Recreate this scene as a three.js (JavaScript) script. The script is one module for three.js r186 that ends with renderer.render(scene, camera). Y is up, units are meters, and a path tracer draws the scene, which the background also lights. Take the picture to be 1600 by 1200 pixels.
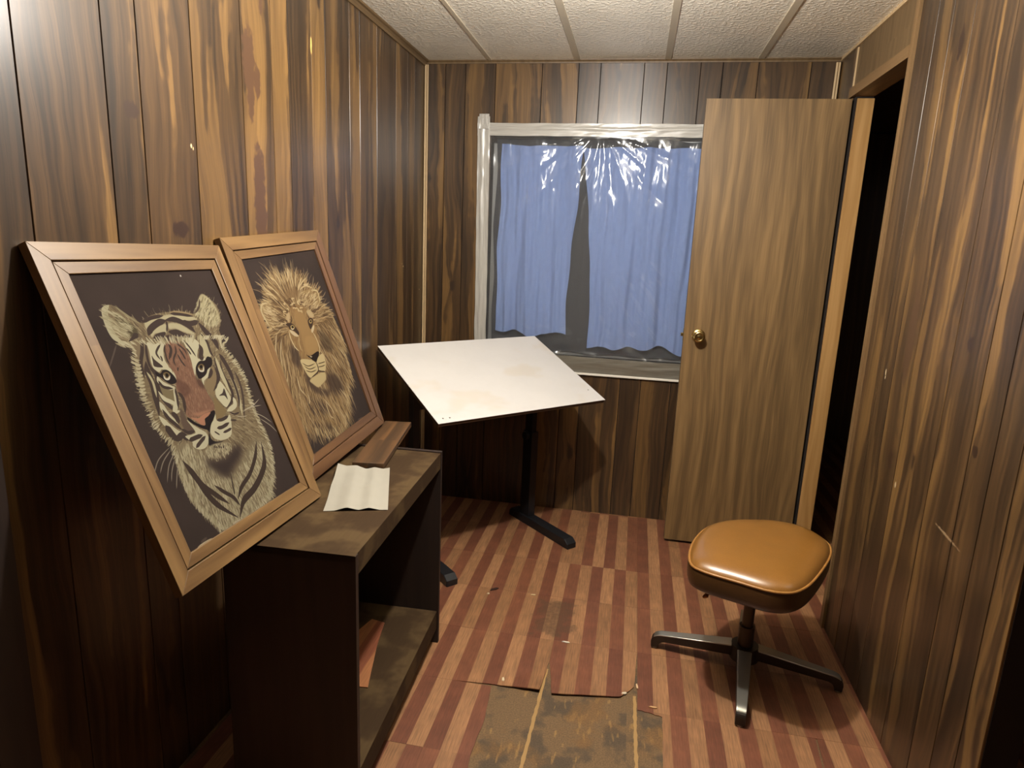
import * as THREE from 'three';
import { mergeGeometries, toCreasedNormals } from 'three/addons/utils/BufferGeometryUtils.js';
import { RoundedBoxGeometry } from 'three/addons/geometries/RoundedBoxGeometry.js';

// ---------------------------------------------------------------- camera, light, exposure
const H = 2.304, W = 1.9566;                       // ceiling height and room width in metres
const scene = new THREE.Scene();
scene.background = new THREE.Color(0x000000);      // night outside
const camera = new THREE.PerspectiveCamera(60.79, 4 / 3, 0.05, 30);
camera.position.set(1.1182, 1.4426, 3.4004);
camera.rotation.order = 'YXZ';
camera.rotation.set(-0.2155, 0.1769, 0.0417);
camera.updateMatrixWorld(true);
scene.add(camera);
const renderer = new THREE.WebGLRenderer({ antialias: true });
renderer.toneMapping = THREE.LinearToneMapping;
renderer.toneMappingExposure = 1.0;
renderer.shadowMap.enabled = true;
const LAMP = new THREE.Vector3(0.955, 2.085, 1.711);
const LAMP_POWER = 8.3;                            // candela of the bare bulb
const LAMP_COLOR = new THREE.Color().setRGB(1.0, 0.95, 0.88);

// ---------------------------------------------------------------- photo pixel -> place
const FPX = 600 / Math.tan((60.79 / 2) * Math.PI / 180);
function rayOf(x, y) { return new THREE.Vector3((x - 800) / FPX, (600 - y) / FPX, -1).applyQuaternion(camera.quaternion); }
function onPlane(x, y, axis, value) {
  const d = rayOf(x, y), t = (value - camera.position[axis]) / d[axis];
  return camera.position.clone().addScaledVector(d, t);
}

// ---------------------------------------------------------------- small tools
function rng(seed) { let a = seed >>> 0; return () => { a = (a + 0x6d2b79f5) | 0; let t = Math.imul(a ^ (a >>> 15), 1 | a); t = (t + Math.imul(t ^ (t >>> 7), 61 | t)) ^ t; return ((t ^ (t >>> 14)) >>> 0) / 4294967296; }; }
const PERM = new Uint8Array(512); { const r = rng(77), p = []; for (let i = 0; i < 256; i++) p.push(i); for (let i = 255; i > 0; i--) { const j = Math.floor(r() * (i + 1)); const t = p[i]; p[i] = p[j]; p[j] = t; } for (let i = 0; i < 512; i++) PERM[i] = p[i & 255]; }
const GX = new Float32Array(256), GY = new Float32Array(256); for (let i = 0; i < 256; i++) { GX[i] = Math.cos(i * 2.399963); GY[i] = Math.sin(i * 2.399963); }
function noise(x, y) {
  const xi = Math.floor(x), yi = Math.floor(y), fx = x - xi, fy = y - yi, X = xi & 255, Y = yi & 255;
  const u = fx * fx * fx * (fx * (fx * 6 - 15) + 10), v = fy * fy * fy * (fy * (fy * 6 - 15) + 10);
  const a = PERM[PERM[X] + Y], b = PERM[PERM[X + 1] + Y], c = PERM[PERM[X] + Y + 1], d = PERM[PERM[X + 1] + Y + 1];
  const n0 = GX[a] * fx + GY[a] * fy, n1 = GX[b] * (fx - 1) + GY[b] * fy, n2 = GX[c] * fx + GY[c] * (fy - 1), n3 = GX[d] * (fx - 1) + GY[d] * (fy - 1);
  return 1.5 * (n0 + u * (n1 - n0) + v * (n2 + u * (n3 - n2) - n0 - u * (n1 - n0)));
}
function fbm(x, y, n) { let s = 0, a = 0.5; for (let i = 0; i < n; i++) { s += a * noise(x, y); x = x * 2.03 + 17.1; y = y * 2.03 + 5.7; a *= 0.5; } return s; }
const clamp = (v, a = 0, b = 1) => Math.min(b, Math.max(a, v));
const sstep = (a, b, v) => { const t = clamp((v - a) / (b - a)); return t * t * (3 - 2 * t); };
const lerp = (a, b, t) => a + (b - a) * t;
function dataTexture(w, h, fn, colour = true) {
  const d = new Uint8Array(w * h * 4), c = [0, 0, 0];
  for (let j = 0; j < h; j++) for (let i = 0; i < w; i++) { fn((i + 0.5) / w, (j + 0.5) / h, c); const k = (j * w + i) * 4; d[k] = clamp(c[0], 0, 255); d[k + 1] = clamp(c[1], 0, 255); d[k + 2] = clamp(c[2], 0, 255); d[k + 3] = 255; }
  const t = new THREE.DataTexture(d, w, h, THREE.RGBAFormat);
  t.magFilter = THREE.LinearFilter; t.minFilter = THREE.LinearMipmapLinearFilter; t.generateMipmaps = true; t.wrapS = t.wrapT = THREE.RepeatWrapping;
  if (colour) t.colorSpace = THREE.SRGBColorSpace; t.needsUpdate = true;
  return t;
}
const std = (o) => new THREE.MeshStandardMaterial(o);
const phys = (o) => new THREE.MeshPhysicalMaterial(o);
const taken = new Map();
function numbered(name) { const n = taken.get(name) || 0; taken.set(name, n + 1); return n ? name + '_' + String(n).padStart(3, '0') : name; }
function mesh(name, geometry, material, parent) {
  const m = new THREE.Mesh(geometry, material); m.name = parent ? name : numbered(name); m.castShadow = m.receiveShadow = true; (parent || scene).add(m); return m;
}
function group(name, label, category, kind) {
  const g = new THREE.Group(); g.name = numbered(name); g.userData = { label, category }; if (kind) g.userData.kind = kind; scene.add(g); return g;
}
function tag(o, label, category, kind, grp) { o.userData.label = label; o.userData.category = category; if (kind) o.userData.kind = kind; if (grp) o.userData.group = grp; return o; }
function boxGeo(x0, x1, y0, y1, z0, z1) { const g = new THREE.BoxGeometry(x1 - x0, y1 - y0, z1 - z0); g.translate((x0 + x1) / 2, (y0 + y1) / 2, (z0 + z1) / 2); return g; }
// uv in metres, chosen by the way each face points (wood grain runs along v)
function metreUV(g, grain = 'y') {
  if (g.index) { const n = g.toNonIndexed(); g = n; }
  const p = g.attributes.position, n = g.attributes.normal, uv = new Float32Array(p.count * 2);
  for (let i = 0; i < p.count; i++) {
    const x = p.getX(i), y = p.getY(i), z = p.getZ(i), ax = Math.abs(n.getX(i)), ay = Math.abs(n.getY(i)), az = Math.abs(n.getZ(i));
    let a, b; if (ax >= ay && ax >= az) { a = z; b = y; if (grain === 'z') { a = y; b = z; } } else if (ay >= az) { a = x; b = z; if (grain === 'x') { a = z; b = x; } } else { a = x; b = y; if (grain === 'x') { a = y; b = x; } }
    uv[2 * i] = a; uv[2 * i + 1] = b;
  }
  g.setAttribute('uv', new THREE.BufferAttribute(uv, 2)); return g;
}
function rbox(w, h, d, r = 0.002) { return new RoundedBoxGeometry(w, h, d, 2, r); }
function tube(points, radius, seg = 40, closed = false, rad = 8) { return new THREE.TubeGeometry(new THREE.CatmullRomCurve3(points, closed, 'centripetal'), seg, radius, rad, closed); }
const V = (x, y, z) => new THREE.Vector3(x, y, z);

// ---------------------------------------------------------------- wood prints
const mix3 = (o, a, b, t) => { o[0] = lerp(a[0], b[0], t); o[1] = lerp(a[1], b[1], t); o[2] = lerp(a[2], b[2], t); };
const HEART = [76, 55, 32], HEART_D = [44, 31, 18], SAP = [106, 78, 41], SAP_L = [126, 96, 55];
// paneling print over a wall of length L: bounds are the grooves, shares is how much pale sapwood the print shows on each plank, marks are [s, y, rs, ry, tone]
function panelTexture(L, bounds, seed, shares, marks, w = 1536, h = 1152) {
  const r = rng(seed), ids = bounds.map(() => [r() * 90, r() * 90, r() - 0.5, r()]);
  const col = [0, 0, 0], knots = bounds.map((b, i) => { const n = []; if (r() < 0.75) n.push([(b + (bounds[i + 1] ?? b + 0.15)) / 2 + (r() - 0.5) * 0.05, r() * H, 0.012 + r() * 0.01]); return n; });
  return dataTexture(w, h, (u, v, c) => {
    const s = u * L, y = v * H; let k = 0; while (k < bounds.length - 1 && bounds[k + 1] <= s) k++;
    const id = ids[k]; let wx = s + 0.03 * noise(s * 3 + id[0], y * 1.5 + id[1]) + 0.008 * noise(s * 12 + id[1], y * 5) + 0.003 * noise(s * 30, y * 13 + id[0]);
    let kd = 0;
    for (const kn of knots[k]) { const dx = s - kn[0], dy = (y - kn[1]) * 0.42, d = Math.sqrt(dx * dx + dy * dy); wx += Math.sign(dx) * 0.02 * Math.exp(-d * d / 0.0022); kd = Math.max(kd, 1 - sstep(kn[2] * 0.35, kn[2] * 1.1, d + 0.003 * noise(s * 90, y * 60))); }
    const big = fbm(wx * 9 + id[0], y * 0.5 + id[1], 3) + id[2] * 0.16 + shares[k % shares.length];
    const edge = big + 0.05 * noise(wx * 60, y * 7) + 0.03 * noise(wx * 30, y * 26);
    const sap = 0.65 * sstep(0.1, 0.15, edge) + 0.35 * sstep(-0.1, 0.35, edge);
    const streak = fbm(wx * 62 + id[1], y * 1.3 + id[0], 4), broad = fbm(wx * 17 + id[1] * 2, y * 0.9 + id[0], 3), fine = noise(wx * 420, y * 7 + id[0] * 3), vein = 1 - sstep(0.0, 0.09, Math.abs(noise(wx * 48 + id[0], y * 1.1 + id[1])));
    const cath = Math.sin((wx * 95 + 3.2 * noise(wx * 7 + id[0], y * 1.2 + id[1])) * 2.2);
    const val = 0.32 + 0.52 * broad + 0.48 * streak + 0.07 * fine + 0.08 * cath + 0.52 * sap - 0.2 * vein;
    if (val < 0.5) mix3(c, HEART_D, HEART, clamp(val / 0.5)); else mix3(c, HEART, SAP_L, clamp((val - 0.5) / 0.65));
    mix3(c, c, SAP, sap * 0.35);
    if (kd) mix3(c, c, [40, 27, 18], kd * 0.85);
    const tone = 1 + 0.1 * id[2] + 0.06 * fine + 0.05 * noise(s * 5, y * 4);
    c[0] *= tone; c[1] *= tone; c[2] *= tone;
    for (const m of marks) {
      const ca = Math.cos(m[5] || 0), sa = Math.sin(m[5] || 0), dx = s - m[0], dy = y - m[1], a = (dx * ca + dy * sa) / m[2], b = (-dx * sa + dy * ca) / m[3], d = a * a + b * b;
      if (d < 2.2) { const f = 1 - sstep(0.6, 1.1, d + 0.5 * noise(s * 55, y * 40) + 0.25 * noise(s * 160, y * 90)); mix3(c, c, m[4], f); }
    }
  });
}
// plain wood that repeats every `size` metres across and 1 m along
function plainWood(a, b, seed, { fx = 40, fy = 1.4, cath = 0.3, fine = 0.1, w = 512, h = 1024, sx = 0.6, sy = 2.2 } = {}) {
  const r = rng(seed), o = r() * 60;
  const t = dataTexture(w, h, (u, v, c) => {
    const x = u * sx, y = v * sy, wx = x + 0.03 * noise(x * 3 + o, y * 0.9) + 0.006 * noise(x * 16, y * 4 + o);
    const st = fbm(wx * fx + o, y * fy, 3), ct = Math.sin((wx * 70 + 5 * noise(wx * 5 + o, y * 0.8) + 2.2 * noise(wx * 2, y * 0.5 + o)) * 2), fi = noise(wx * 330, y * 8);
    mix3(c, a, b, clamp(0.5 + st * 1.1 + ct * cath * 0.5 + fi * fine));
  });
  t.repeat.set(1 / sx, 1 / sy); return t;
}

// ---------------------------------------------------------------- materials
const M = {
  core: std({ color: 0x1a120c, roughness: 0.9 }),
  hallWall: phys({ map: plainWood(HEART, SAP, 29, { cath: 0.2 }), roughness: 0.55, specularIntensity: 0.45, clearcoat: 0.85, clearcoatRoughness: 0.28 }),
  tan: std({ map: plainWood([158, 118, 66], [184, 144, 90], 21, { cath: 0.2 }), roughness: 0.6 }),
  casing: std({ map: plainWood([104, 80, 50], [128, 100, 66], 28, { cath: 0.2 }), roughness: 0.55 }),  // same tan wood as the hinge jamb, shade put into a dimmer copy
  tanPale: std({ map: plainWood([176, 150, 112], [196, 170, 130], 22, { cath: 0.1 }), roughness: 0.5 }),
  header: std({ map: plainWood([92, 72, 46], [112, 90, 60], 23, { cath: 0.2 }), roughness: 0.5 }),
  door: std({ map: plainWood([96, 75, 47], [134, 106, 68], 24, { fx: 26, fy: 1.1, cath: 0.3, fine: 0.3 }), roughness: 0.5 }),
  doorEdge: std({ color: 0x2b1d12, roughness: 0.7 }),
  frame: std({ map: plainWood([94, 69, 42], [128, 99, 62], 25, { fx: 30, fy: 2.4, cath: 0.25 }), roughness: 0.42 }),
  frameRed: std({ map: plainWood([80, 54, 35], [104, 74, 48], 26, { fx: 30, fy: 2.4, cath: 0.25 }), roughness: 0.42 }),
  frameEdge: std({ color: 0x3a2616, roughness: 0.7 }),
  brass: std({ color: 0xc9b37a, metalness: 1, roughness: 0.22 }),
  blackMetal: std({ color: 0x17181c, roughness: 0.45 }),
  shelfWood: std({ map: plainWood([34, 24, 19], [46, 33, 26], 27, { cath: 0.15 }), roughness: 0.55 }),
  steel: std({ color: 0x8d8a82, metalness: 1, roughness: 0.35 }),
};
// dusty laminate of the shelf boards
M.shelfDust = phys({ roughness: 0.8, specularIntensity: 0.3, map: (() => { const t = dataTexture(512, 512, (u, v, c) => { const x = u * 0.8, y = v * 0.8; const n = fbm(x * 8, y * 8, 4), g = noise(x * 160, y * 14), f = sstep(-0.15, 0.3, n + 0.12 * fbm(x * 40, y * 40, 2)); mix3(c, [58, 43, 27], [84, 67, 43], f * 0.8 + 0.08 * g); }); t.repeat.set(1.25, 1.25); return t; })() });

// ---------------------------------------------------------------- wall builder: every plank is a piece of its wall
// profile of one plank from s0 to s1, y0 to y1; toWorld(s, y, n) places a point, n pointing into the room
function plankGeo(s0, s1, y0, y1, L, toWorld, t = 0.006) {
  const c = 0.0006, prof = [[s0, -t], [s0, -0.0009], [s0 + c, 0], [s1 - c, 0], [s1, -0.0009], [s1, -t]];
  const pos = [], uv = [], quad = (a, b, ya, yb) => {
    const P = [[a, ya], [b, ya], [b, yb], [a, yb]].map(([p, y]) => [toWorld(p[0], y, p[1]), p[0] / L, y / H]);
    for (const i of [0, 1, 2, 0, 2, 3]) { pos.push(P[i][0].x, P[i][0].y, P[i][0].z); uv.push(P[i][1], P[i][2]); }
  };
  for (let i = 0; i < prof.length - 1; i++) quad(prof[i], prof[i + 1], y0, y1);
  for (const y of [y0, y1]) for (let i = 1; i < prof.length - 1; i++) for (const p of [prof[0], prof[i], prof[i + 1]]) { const q = toWorld(p[0], y, p[1]); pos.push(q.x, q.y, q.z); uv.push(p[0] / L, y / H); }
  const g = new THREE.BufferGeometry(); g.setAttribute('position', new THREE.Float32BufferAttribute(pos, 3)); g.setAttribute('uv', new THREE.Float32BufferAttribute(uv, 2)); g.computeVertexNormals(); return g;
}
const GAP = 0.0017;
function planks(parent, bounds, y0, y1, L, toWorld, material) { for (let i = 0; i < bounds.length - 1; i++) mesh('plank', plankGeo(bounds[i] + GAP, bounds[i + 1] - GAP, y0, y1, L, toWorld), material, parent); }
const paneling = (map) => phys({ map, roughness: 0.55, specularIntensity: 0.45, clearcoat: 0.85, clearcoatRoughness: 0.28 });

// ---- left wall (s = z)
{
  const z = [0, 0.153, 0.255, 0.407, 0.633, 0.808, 0.903, 1.103, 1.205, 1.356, 1.456, 1.613, 1.829, 2.014, 2.115, 2.323, 2.47], L = 2.47;
  const at = (x, y) => { const p = onPlane(x, y, 'x', 0); return [p.z, p.y]; };
  const dk = [78, 54, 36], wh = [214, 196, 150];
  const marks = [[...at(388, 95), 0.03, 0.1, dk], [...at(402, 128), 0.018, 0.05, dk], [...at(392, 150), 0.02, 0.07, dk], [...at(405, 270), 0.03, 0.09, dk], [...at(408, 330), 0.035, 0.14, dk], [...at(407, 8), 0.01, 0.03, dk],
    [...at(486, 72), 0.006, 0.028, [222, 180, 100]], [...at(299, 228), 0.004, 0.006, wh], [...at(302, 232), 0.003, 0.005, wh], [...at(205, 172), 0.022, 0.02, [56, 38, 26]], [...at(282, 358), 0.03, 0.022, [52, 34, 22]],
    [...at(630, 416), 0.006, 0.004, wh], [...at(655, 452), 0.005, 0.004, wh], [...at(628, 412), 0.003, 0.004, wh]];
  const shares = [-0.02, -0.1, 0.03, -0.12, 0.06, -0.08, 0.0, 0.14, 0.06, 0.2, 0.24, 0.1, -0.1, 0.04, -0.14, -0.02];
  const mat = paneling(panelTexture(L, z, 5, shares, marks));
  const g = group('wall_left', 'left wall of dark brown grooved wood paneling', 'wall', 'structure');
  mesh('wall_core', boxGeo(-0.1, -0.0055, 0, H, -0.1, 2.47), M.core, g);
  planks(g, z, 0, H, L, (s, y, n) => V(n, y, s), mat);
}
// ---- back wall (s = x), with the window opening
const WIN = { x0: 0.352, x1: 1.44, y0: 0.855, y1: 1.958 };
{
  const x = [0, 0.108, 0.211, 0.364, 0.596, 0.774, 0.879, 1.084, 1.19, 1.343, 1.444, 1.601, 1.83, W], L = W;
  const mat = paneling(panelTexture(L, x, 12, [0.04, -0.05, 0.08, -0.1, 0.0, -0.04, 0.05, -0.12, 0.02], [], 1400, 1152));
  const g = group('wall_back', 'back wall of brown grooved wood paneling with the taped window', 'wall', 'structure');
  const c = [[-0.1, WIN.x0, 0, H], [WIN.x1, W + 0.075, 0, H], [WIN.x0, WIN.x1, 0, WIN.y0], [WIN.x0, WIN.x1, WIN.y1, H]];
  mesh('wall_core', mergeGeometries(c.map(([a, b, e, f]) => boxGeo(a, b, e, f, -0.1, -0.0055))), M.core, g);
  const tw = (s, y, n) => V(s, y, n);
  for (let i = 0; i < x.length - 1; i++) {
    const a = x[i] + GAP, b = x[i + 1] - GAP;
    if (b < WIN.x0 || a > WIN.x1) mesh('plank', plankGeo(a, b, 0, H, L, tw), mat, g);
    else if (a < WIN.x0) { mesh('plank', plankGeo(a, WIN.x0, 0, H, L, tw), mat, g); mesh('plank', plankGeo(WIN.x0, b, 0, WIN.y0, L, tw), mat, g); mesh('plank', plankGeo(WIN.x0, b, WIN.y1, H, L, tw), mat, g); }
    else { const bb = Math.min(b, WIN.x1); mesh('plank', plankGeo(a, bb, 0, WIN.y0, L, tw), mat, g); mesh('plank', plankGeo(a, bb, WIN.y1, H, L, tw), mat, g); }
  }
}
// ---- right wall (s = z), with the door opening
const DOOR = { z0: 0.272, z1: 0.885, top: 2.09 };
const RT = 0.075, REND = 1.975;                                  // wall thickness and near end
{
  const z = [0.885, 1.03, 1.143, 1.284, 1.513, 1.685, 1.79, 1.89, REND], L = REND;
  const at = (x, y) => { const p = onPlane(x, y, 'x', W); return [p.z, p.y]; };
  const wh = [214, 196, 160], kn = [44, 28, 18], s1 = at(1462, 818), s2 = at(1500, 862);
  const marks = [[...at(1384, 582), 0.005, 0.012, wh], [...at(1383, 590), 0.004, 0.008, wh], [...at(1399, 757), 0.005, 0.011, wh], [...at(1517, 538), 0.016, 0.022, kn], [...at(1523, 706), 0.016, 0.016, kn], [...at(1391, 717), 0.02, 0.03, kn], [...at(1502, 65), 0.016, 0.05, kn],
    [...at(1423, 530), 0.028, 0.16, [74, 52, 34]], [(s1[0] + s2[0]) / 2, (s1[1] + s2[1]) / 2, 0.075, 0.004, [150, 126, 96], Math.atan2(s2[1] - s1[1], s2[0] - s1[0])]];
  const mat = paneling(panelTexture(L, z, 31, [-0.08], marks, 1400, 1152));
  const g = group('wall_right', 'right wall of brown grooved wood paneling around an open doorway', 'wall', 'structure');
  mesh('wall_core', mergeGeometries([boxGeo(W + 0.0055, W + RT, 0, H, DOOR.z1, REND), boxGeo(W + 0.0055, W + RT, 0, H, -0.1, DOOR.z0), boxGeo(W + 0.0055, W + RT, DOOR.top, H, DOOR.z0, DOOR.z1)]), M.core, g);
  planks(g, z, 0, H, L, (s, y, n) => V(W - n, y, s), mat);
  planks(g, [0, 0.24], 0, H, L, (s, y, n) => V(W - n, y, s), mat);
  const hp = mesh('header_panel', metreUV(boxGeo(W, W + 0.006, DOOR.top, H, 0.24, DOOR.z1)), M.header, g);
  hp.userData.label = 'plain brown panel above the doorway';
}
// ---- the dark rooms beyond: hall to the right, passage behind the camera
{
  const far = group('wall_hall', 'unlit hallway walls beyond the open doorway', 'wall', 'structure');
  mesh('hall_side', boxGeo(3.3, 3.4, 0, H, -2.1, 4.5), M.hallWall, far);
  mesh('hall_end', boxGeo(W, 3.3, 0, H, -2.1, -2.0), M.hallWall, far);
  mesh('hall_return', boxGeo(W, W + RT, 0, H, -2.0, -0.1), M.hallWall, far);
  const fr = group('wall_front', 'brown wall at the near end of the room', 'wall', 'structure');
  mesh('front_panel', boxGeo(-0.1, 3.3, 0, H, 4.4, 4.5), M.hallWall, fr);
  mesh('side_panel', boxGeo(-0.1, 0, 0, H, 2.47, 4.4), M.hallWall, fr);
  mesh('side_panel', boxGeo(W, W + RT, 0, H, 2.95, 4.4), M.hallWall, fr);
}
// ---- ceiling: textured panels between flat battens
{
  const bump = dataTexture(1024, 1024, (u, v, c) => { const x = u * 64, y = v * 64; const a = noise(x, y), b = noise(x * 2.3 + 9, y * 2.3); const q = sstep(0.05, 0.4, a + 0.45 * b) * 190 + 30 * noise(x * 6, y * 6) + 30; c[0] = c[1] = c[2] = q; }, false);
  bump.repeat.set(1 / 1.0, 1 / 1.0);
  const cmap = dataTexture(512, 512, (u, v, c) => { const n = fbm(u * 7, v * 7, 4), t = 1 + 0.05 * n; c[0] = 240 * t; c[1] = 233 * t; c[2] = 215 * t; });
  const m = phys({ map: cmap, roughness: 0.3, bumpMap: bump, bumpScale: 0.002 }), strip = std({ color: 0xc4b8a0, roughness: 0.45 });
  const g = group('ceiling', 'beige stippled ceiling panels with flat joint strips', 'ceiling', 'structure');
  mesh('ceiling_board', boxGeo(-0.1, 3.4, H + 0.006, H + 0.12, -2.1, 4.5), M.hallWall, g);
  const e = [0, 0.337, 0.765, 1.19, 1.605, W];
  for (let i = 0; i < 5; i++) mesh('ceiling_panel', metreUV(boxGeo(e[i] + 0.001, e[i + 1] - 0.001, H, H + 0.006, 0, 4.4)), m, g);
  for (let i = 1; i < 5; i++) mesh('batten', metreUV(boxGeo(e[i] - (i === 1 ? 0.008 : 0.014), e[i] + (i === 1 ? 0.008 : 0.014), H - 0.004, H, 0, 4.4)), strip, g);
}
// ---- trims
{
  const trim = (geo, mat, label) => tag(mesh('trim_' + (++trim.n), geo, mat), label, 'trim', 'structure'); trim.n = 0;
  const cove = (path, prof) => { const pos = []; for (let i = 0; i < prof.length - 1; i++) { const q = [[0, i], [1, i], [1, i + 1], [0, i + 1]].map(([e, k]) => path(e, prof[k])); for (const k of [0, 1, 2, 0, 2, 3]) pos.push(...q[k]); } const g = new THREE.BufferGeometry(); g.setAttribute('position', new THREE.Float32BufferAttribute(pos, 3)); g.computeVertexNormals(); return metreUV(g, 'z'); };
  const coveProf = [[0, 0.026], [0.006, 0.026], [0.008, 0.017], [0.014, 0.01], [0.022, 0.007], [0.024, 0]];
  trim(cove((e, p) => [p[0], H - p[1], e ? 2.47 : 0], coveProf), M.header, 'brown cove moulding where left wall meets ceiling');
  trim(cove((e, p) => [e ? W : 0, H - p[1] * 0.6, p[0] * 0.6], coveProf), M.header, 'thin brown moulding along the top of the back wall');
  trim(metreUV(boxGeo(W - 0.006, W, H - 0.012, H, 0, 0.88)), M.tanPale, 'pale bead along the ceiling above the doorway');
  const bead = (x, z, y0 = 0, y1 = H - 0.02) => { const g = mergeGeometries([new THREE.CylinderGeometry(0.0055, 0.0055, y1 - y0, 10).translate(x - 0.006, (y0 + y1) / 2, z), new THREE.CylinderGeometry(0.0045, 0.0045, y1 - y0, 10).translate(x + 0.005, (y0 + y1) / 2, z)]); return metreUV(g); };
  trim(bead(0.012, 0.006), M.tanPale, 'pale double bead in the corner beside the left wall');
  trim(bead(W - 0.014, 0.006), M.tanPale, 'pale double bead in the corner behind the open door');
  trim(metreUV(boxGeo(W - 0.005, W + 0.001, DOOR.top + 0.04, H - 0.02, 0.233, 0.243)), M.tanPale, 'thin pale batten on wall above the door hinge side');
  // door lining: far jamb, near jamb, head
  trim(metreUV(boxGeo(W + 0.012, W + RT + 0.002, 0, DOOR.top - 0.012, DOOR.z0 - 0.006, DOOR.z0 + 0.008)), M.tan, 'raw tan door jamb on the hinge side');
  trim(metreUV(boxGeo(W - 0.01, W + RT + 0.004, 0, H - 0.01, DOOR.z1 - 0.024, DOOR.z1 + 0.006)), M.casing, 'tan door jamb on the latch side');
  trim(metreUV(boxGeo(W - 0.012, W + RT, DOOR.top - 0.004, DOOR.top + 0.036, 0.225, DOOR.z1 - 0.025), 'z'), M.casing, 'tan head casing over the doorway');
  trim(metreUV(boxGeo(0, 0.032, 0, H, 2.47, 2.55)), M.shelfWood, 'dark casing at the near end of left wall');
}
// ---- floor: striped vinyl tiles, some torn away, over a stained subfloor
{
  const T = 0.3048, X0 = 0.928 - 3 * T - T, Z0 = 0.012;
  const g = group('floor', 'floor of red brown striped vinyl tiles, partly torn away', 'floor', 'structure');
  const sub = dataTexture(1024, 1024, (u, v, c) => {
    const x = u * 1.2, y = v * 1.2, n = fbm(x * 6, y * 6, 4), st = sstep(0.0, 0.25, fbm(x * 9 + 4, y * 9, 4)), sc = sstep(0.25, 0.5, fbm(x * 60, y * 18, 2) + n * 0.5);
    mix3(c, [112, 88, 60], [84, 69, 52], st); mix3(c, c, [158, 122, 70], sc * 0.7); mix3(c, c, [118, 86, 50], sstep(0.1, 0.4, n) * 0.7);
    const t = 1 + 0.12 * noise(x * 220, y * 220); c[0] *= t; c[1] *= t; c[2] *= t;
  }); sub.repeat.set(1 / 1.2, 1 / 1.2);
  mesh('subfloor', metreUV(boxGeo(-0.1, 3.4, -0.1, 0, -2.1, 4.5)), std({ map: sub, roughness: 0.8 }), g);
  const D = [[116, 71, 51], [111, 67, 48], [121, 75, 53]], Lt = [[148, 107, 74], [141, 101, 69], [154, 112, 78]];
  const mats = [0, 1, 2, 3, 4].map((k) => std({ roughness: 0.5, map: dataTexture(384, 384, (u, v, c) => {
    const i = Math.floor(u * 6), x = u * T, y = v * T, st = fbm(x * 260 + i * 7 + k * 31, y * 11 + k * 9, 3), n = noise(x * 700, y * 40), b = fbm(x * 14 + k * 5, y * 14 + i, 3);
    const A = i % 2 ? Lt[(k + i) % 3] : D[(k + i) % 3], t = 1 + (i % 2 ? 0.26 : 0.16) * st + 0.06 * n + 0.14 * b; c[0] = A[0] * t; c[1] = A[1] * t; c[2] = A[2] * t;
    if (k > 2) {                                                   // trodden-in grey brown dirt with a ragged outline
      const X = k === 3 ? u - 1 : u, e = fbm(X * 5 + 3, v * 5, 4), inside = Math.min(X + 0.36, 0.28 - X, 0.97 - v, v - 0.03 - Math.max(0, X) * 0.4) * 2.2 + e * 0.5;
      const f = sstep(0.1, 0.34, inside) * (0.75 + 0.5 * fbm(X * 22, v * 22, 3)); mix3(c, c, [86, 64, 46], clamp(f) * 0.75);
    }
  }) }));
  const r = rng(9);
  const geo = new RoundedBoxGeometry(T - 0.0006, 0.003, T - 0.0006, 1, 0.0007); { const p = geo.attributes.position, uv = geo.attributes.uv; for (let i = 0; i < p.count; i++) uv.setXY(i, p.getX(i) / T + 0.5, 0.5 - p.getZ(i) / T); }
  const shaped = (pts, name = 'floor_tile', flip = 0, k = 0, lift) => {                   // a broken tile: outline in metres
    const s = new THREE.Shape(pts.map(([x, z]) => new THREE.Vector2(x, -z))), q = new THREE.ExtrudeGeometry(s, { depth: 0.003, bevelEnabled: false }); q.rotateX(-Math.PI / 2);
    const p = q.attributes.position, uv = q.attributes.uv; for (let i = 0; i < p.count; i++) { const ux = (p.getX(i) - X0) / T, uz = (p.getZ(i) - Z0) / T; uv.setXY(i, flip ? 1 - ux : ux, -uz); if (lift) p.setY(i, p.getY(i) + lift(p.getX(i), p.getZ(i))); } q.computeVertexNormals();
    return mesh(name, q, mats[k], g);
  };
  const broken = new Set(['6,5', '3,5', '4,5', '5,5', '3,6', '4,6', '5,6', '4,4', '3,4']);
  for (let i = 1; i < 12; i++) for (let j = -7; j < 15; j++) {
    const x = X0 + (i + 0.5) * T, z = Z0 + (j + 0.5) * T; if (j < 0 && x < W + 0.1) continue; if (broken.has(i + ',' + j)) continue; if (x > 3.4) continue;
    const pick = Math.floor(r() * 3), m = mesh('floor_tile', geo, mats[j === 3 && (i === 3 || i === 4) ? i : pick], g); m.position.set(x, 0.0015 + r() * 0.0004, z);
    const flip = (i === 4 && (j === 0 || j === 1)) || (i === 2 && j === 6); m.rotation.set((r() - 0.5) * 0.0016, (flip ? Math.PI : 0) + (r() - 0.5) * 0.004, (r() - 0.5) * 0.0016);
  }
  const cx = (i) => X0 + i * T, rz = (j) => Z0 + j * T;
  // strip along the back wall
  for (let i = 1; i < 7; i++) { const a = Math.max(cx(i), 0), b = Math.min(cx(i + 1), W); if (b > a) shaped([[a, 0], [b, 0], [b, rz(0)], [a, rz(0)]], 'floor_tile', 0, i % 3); }
  // hardened adhesive lines where the tile joints ran
  const glue = std({ color: 0xa58250, roughness: 0.7 });
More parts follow.
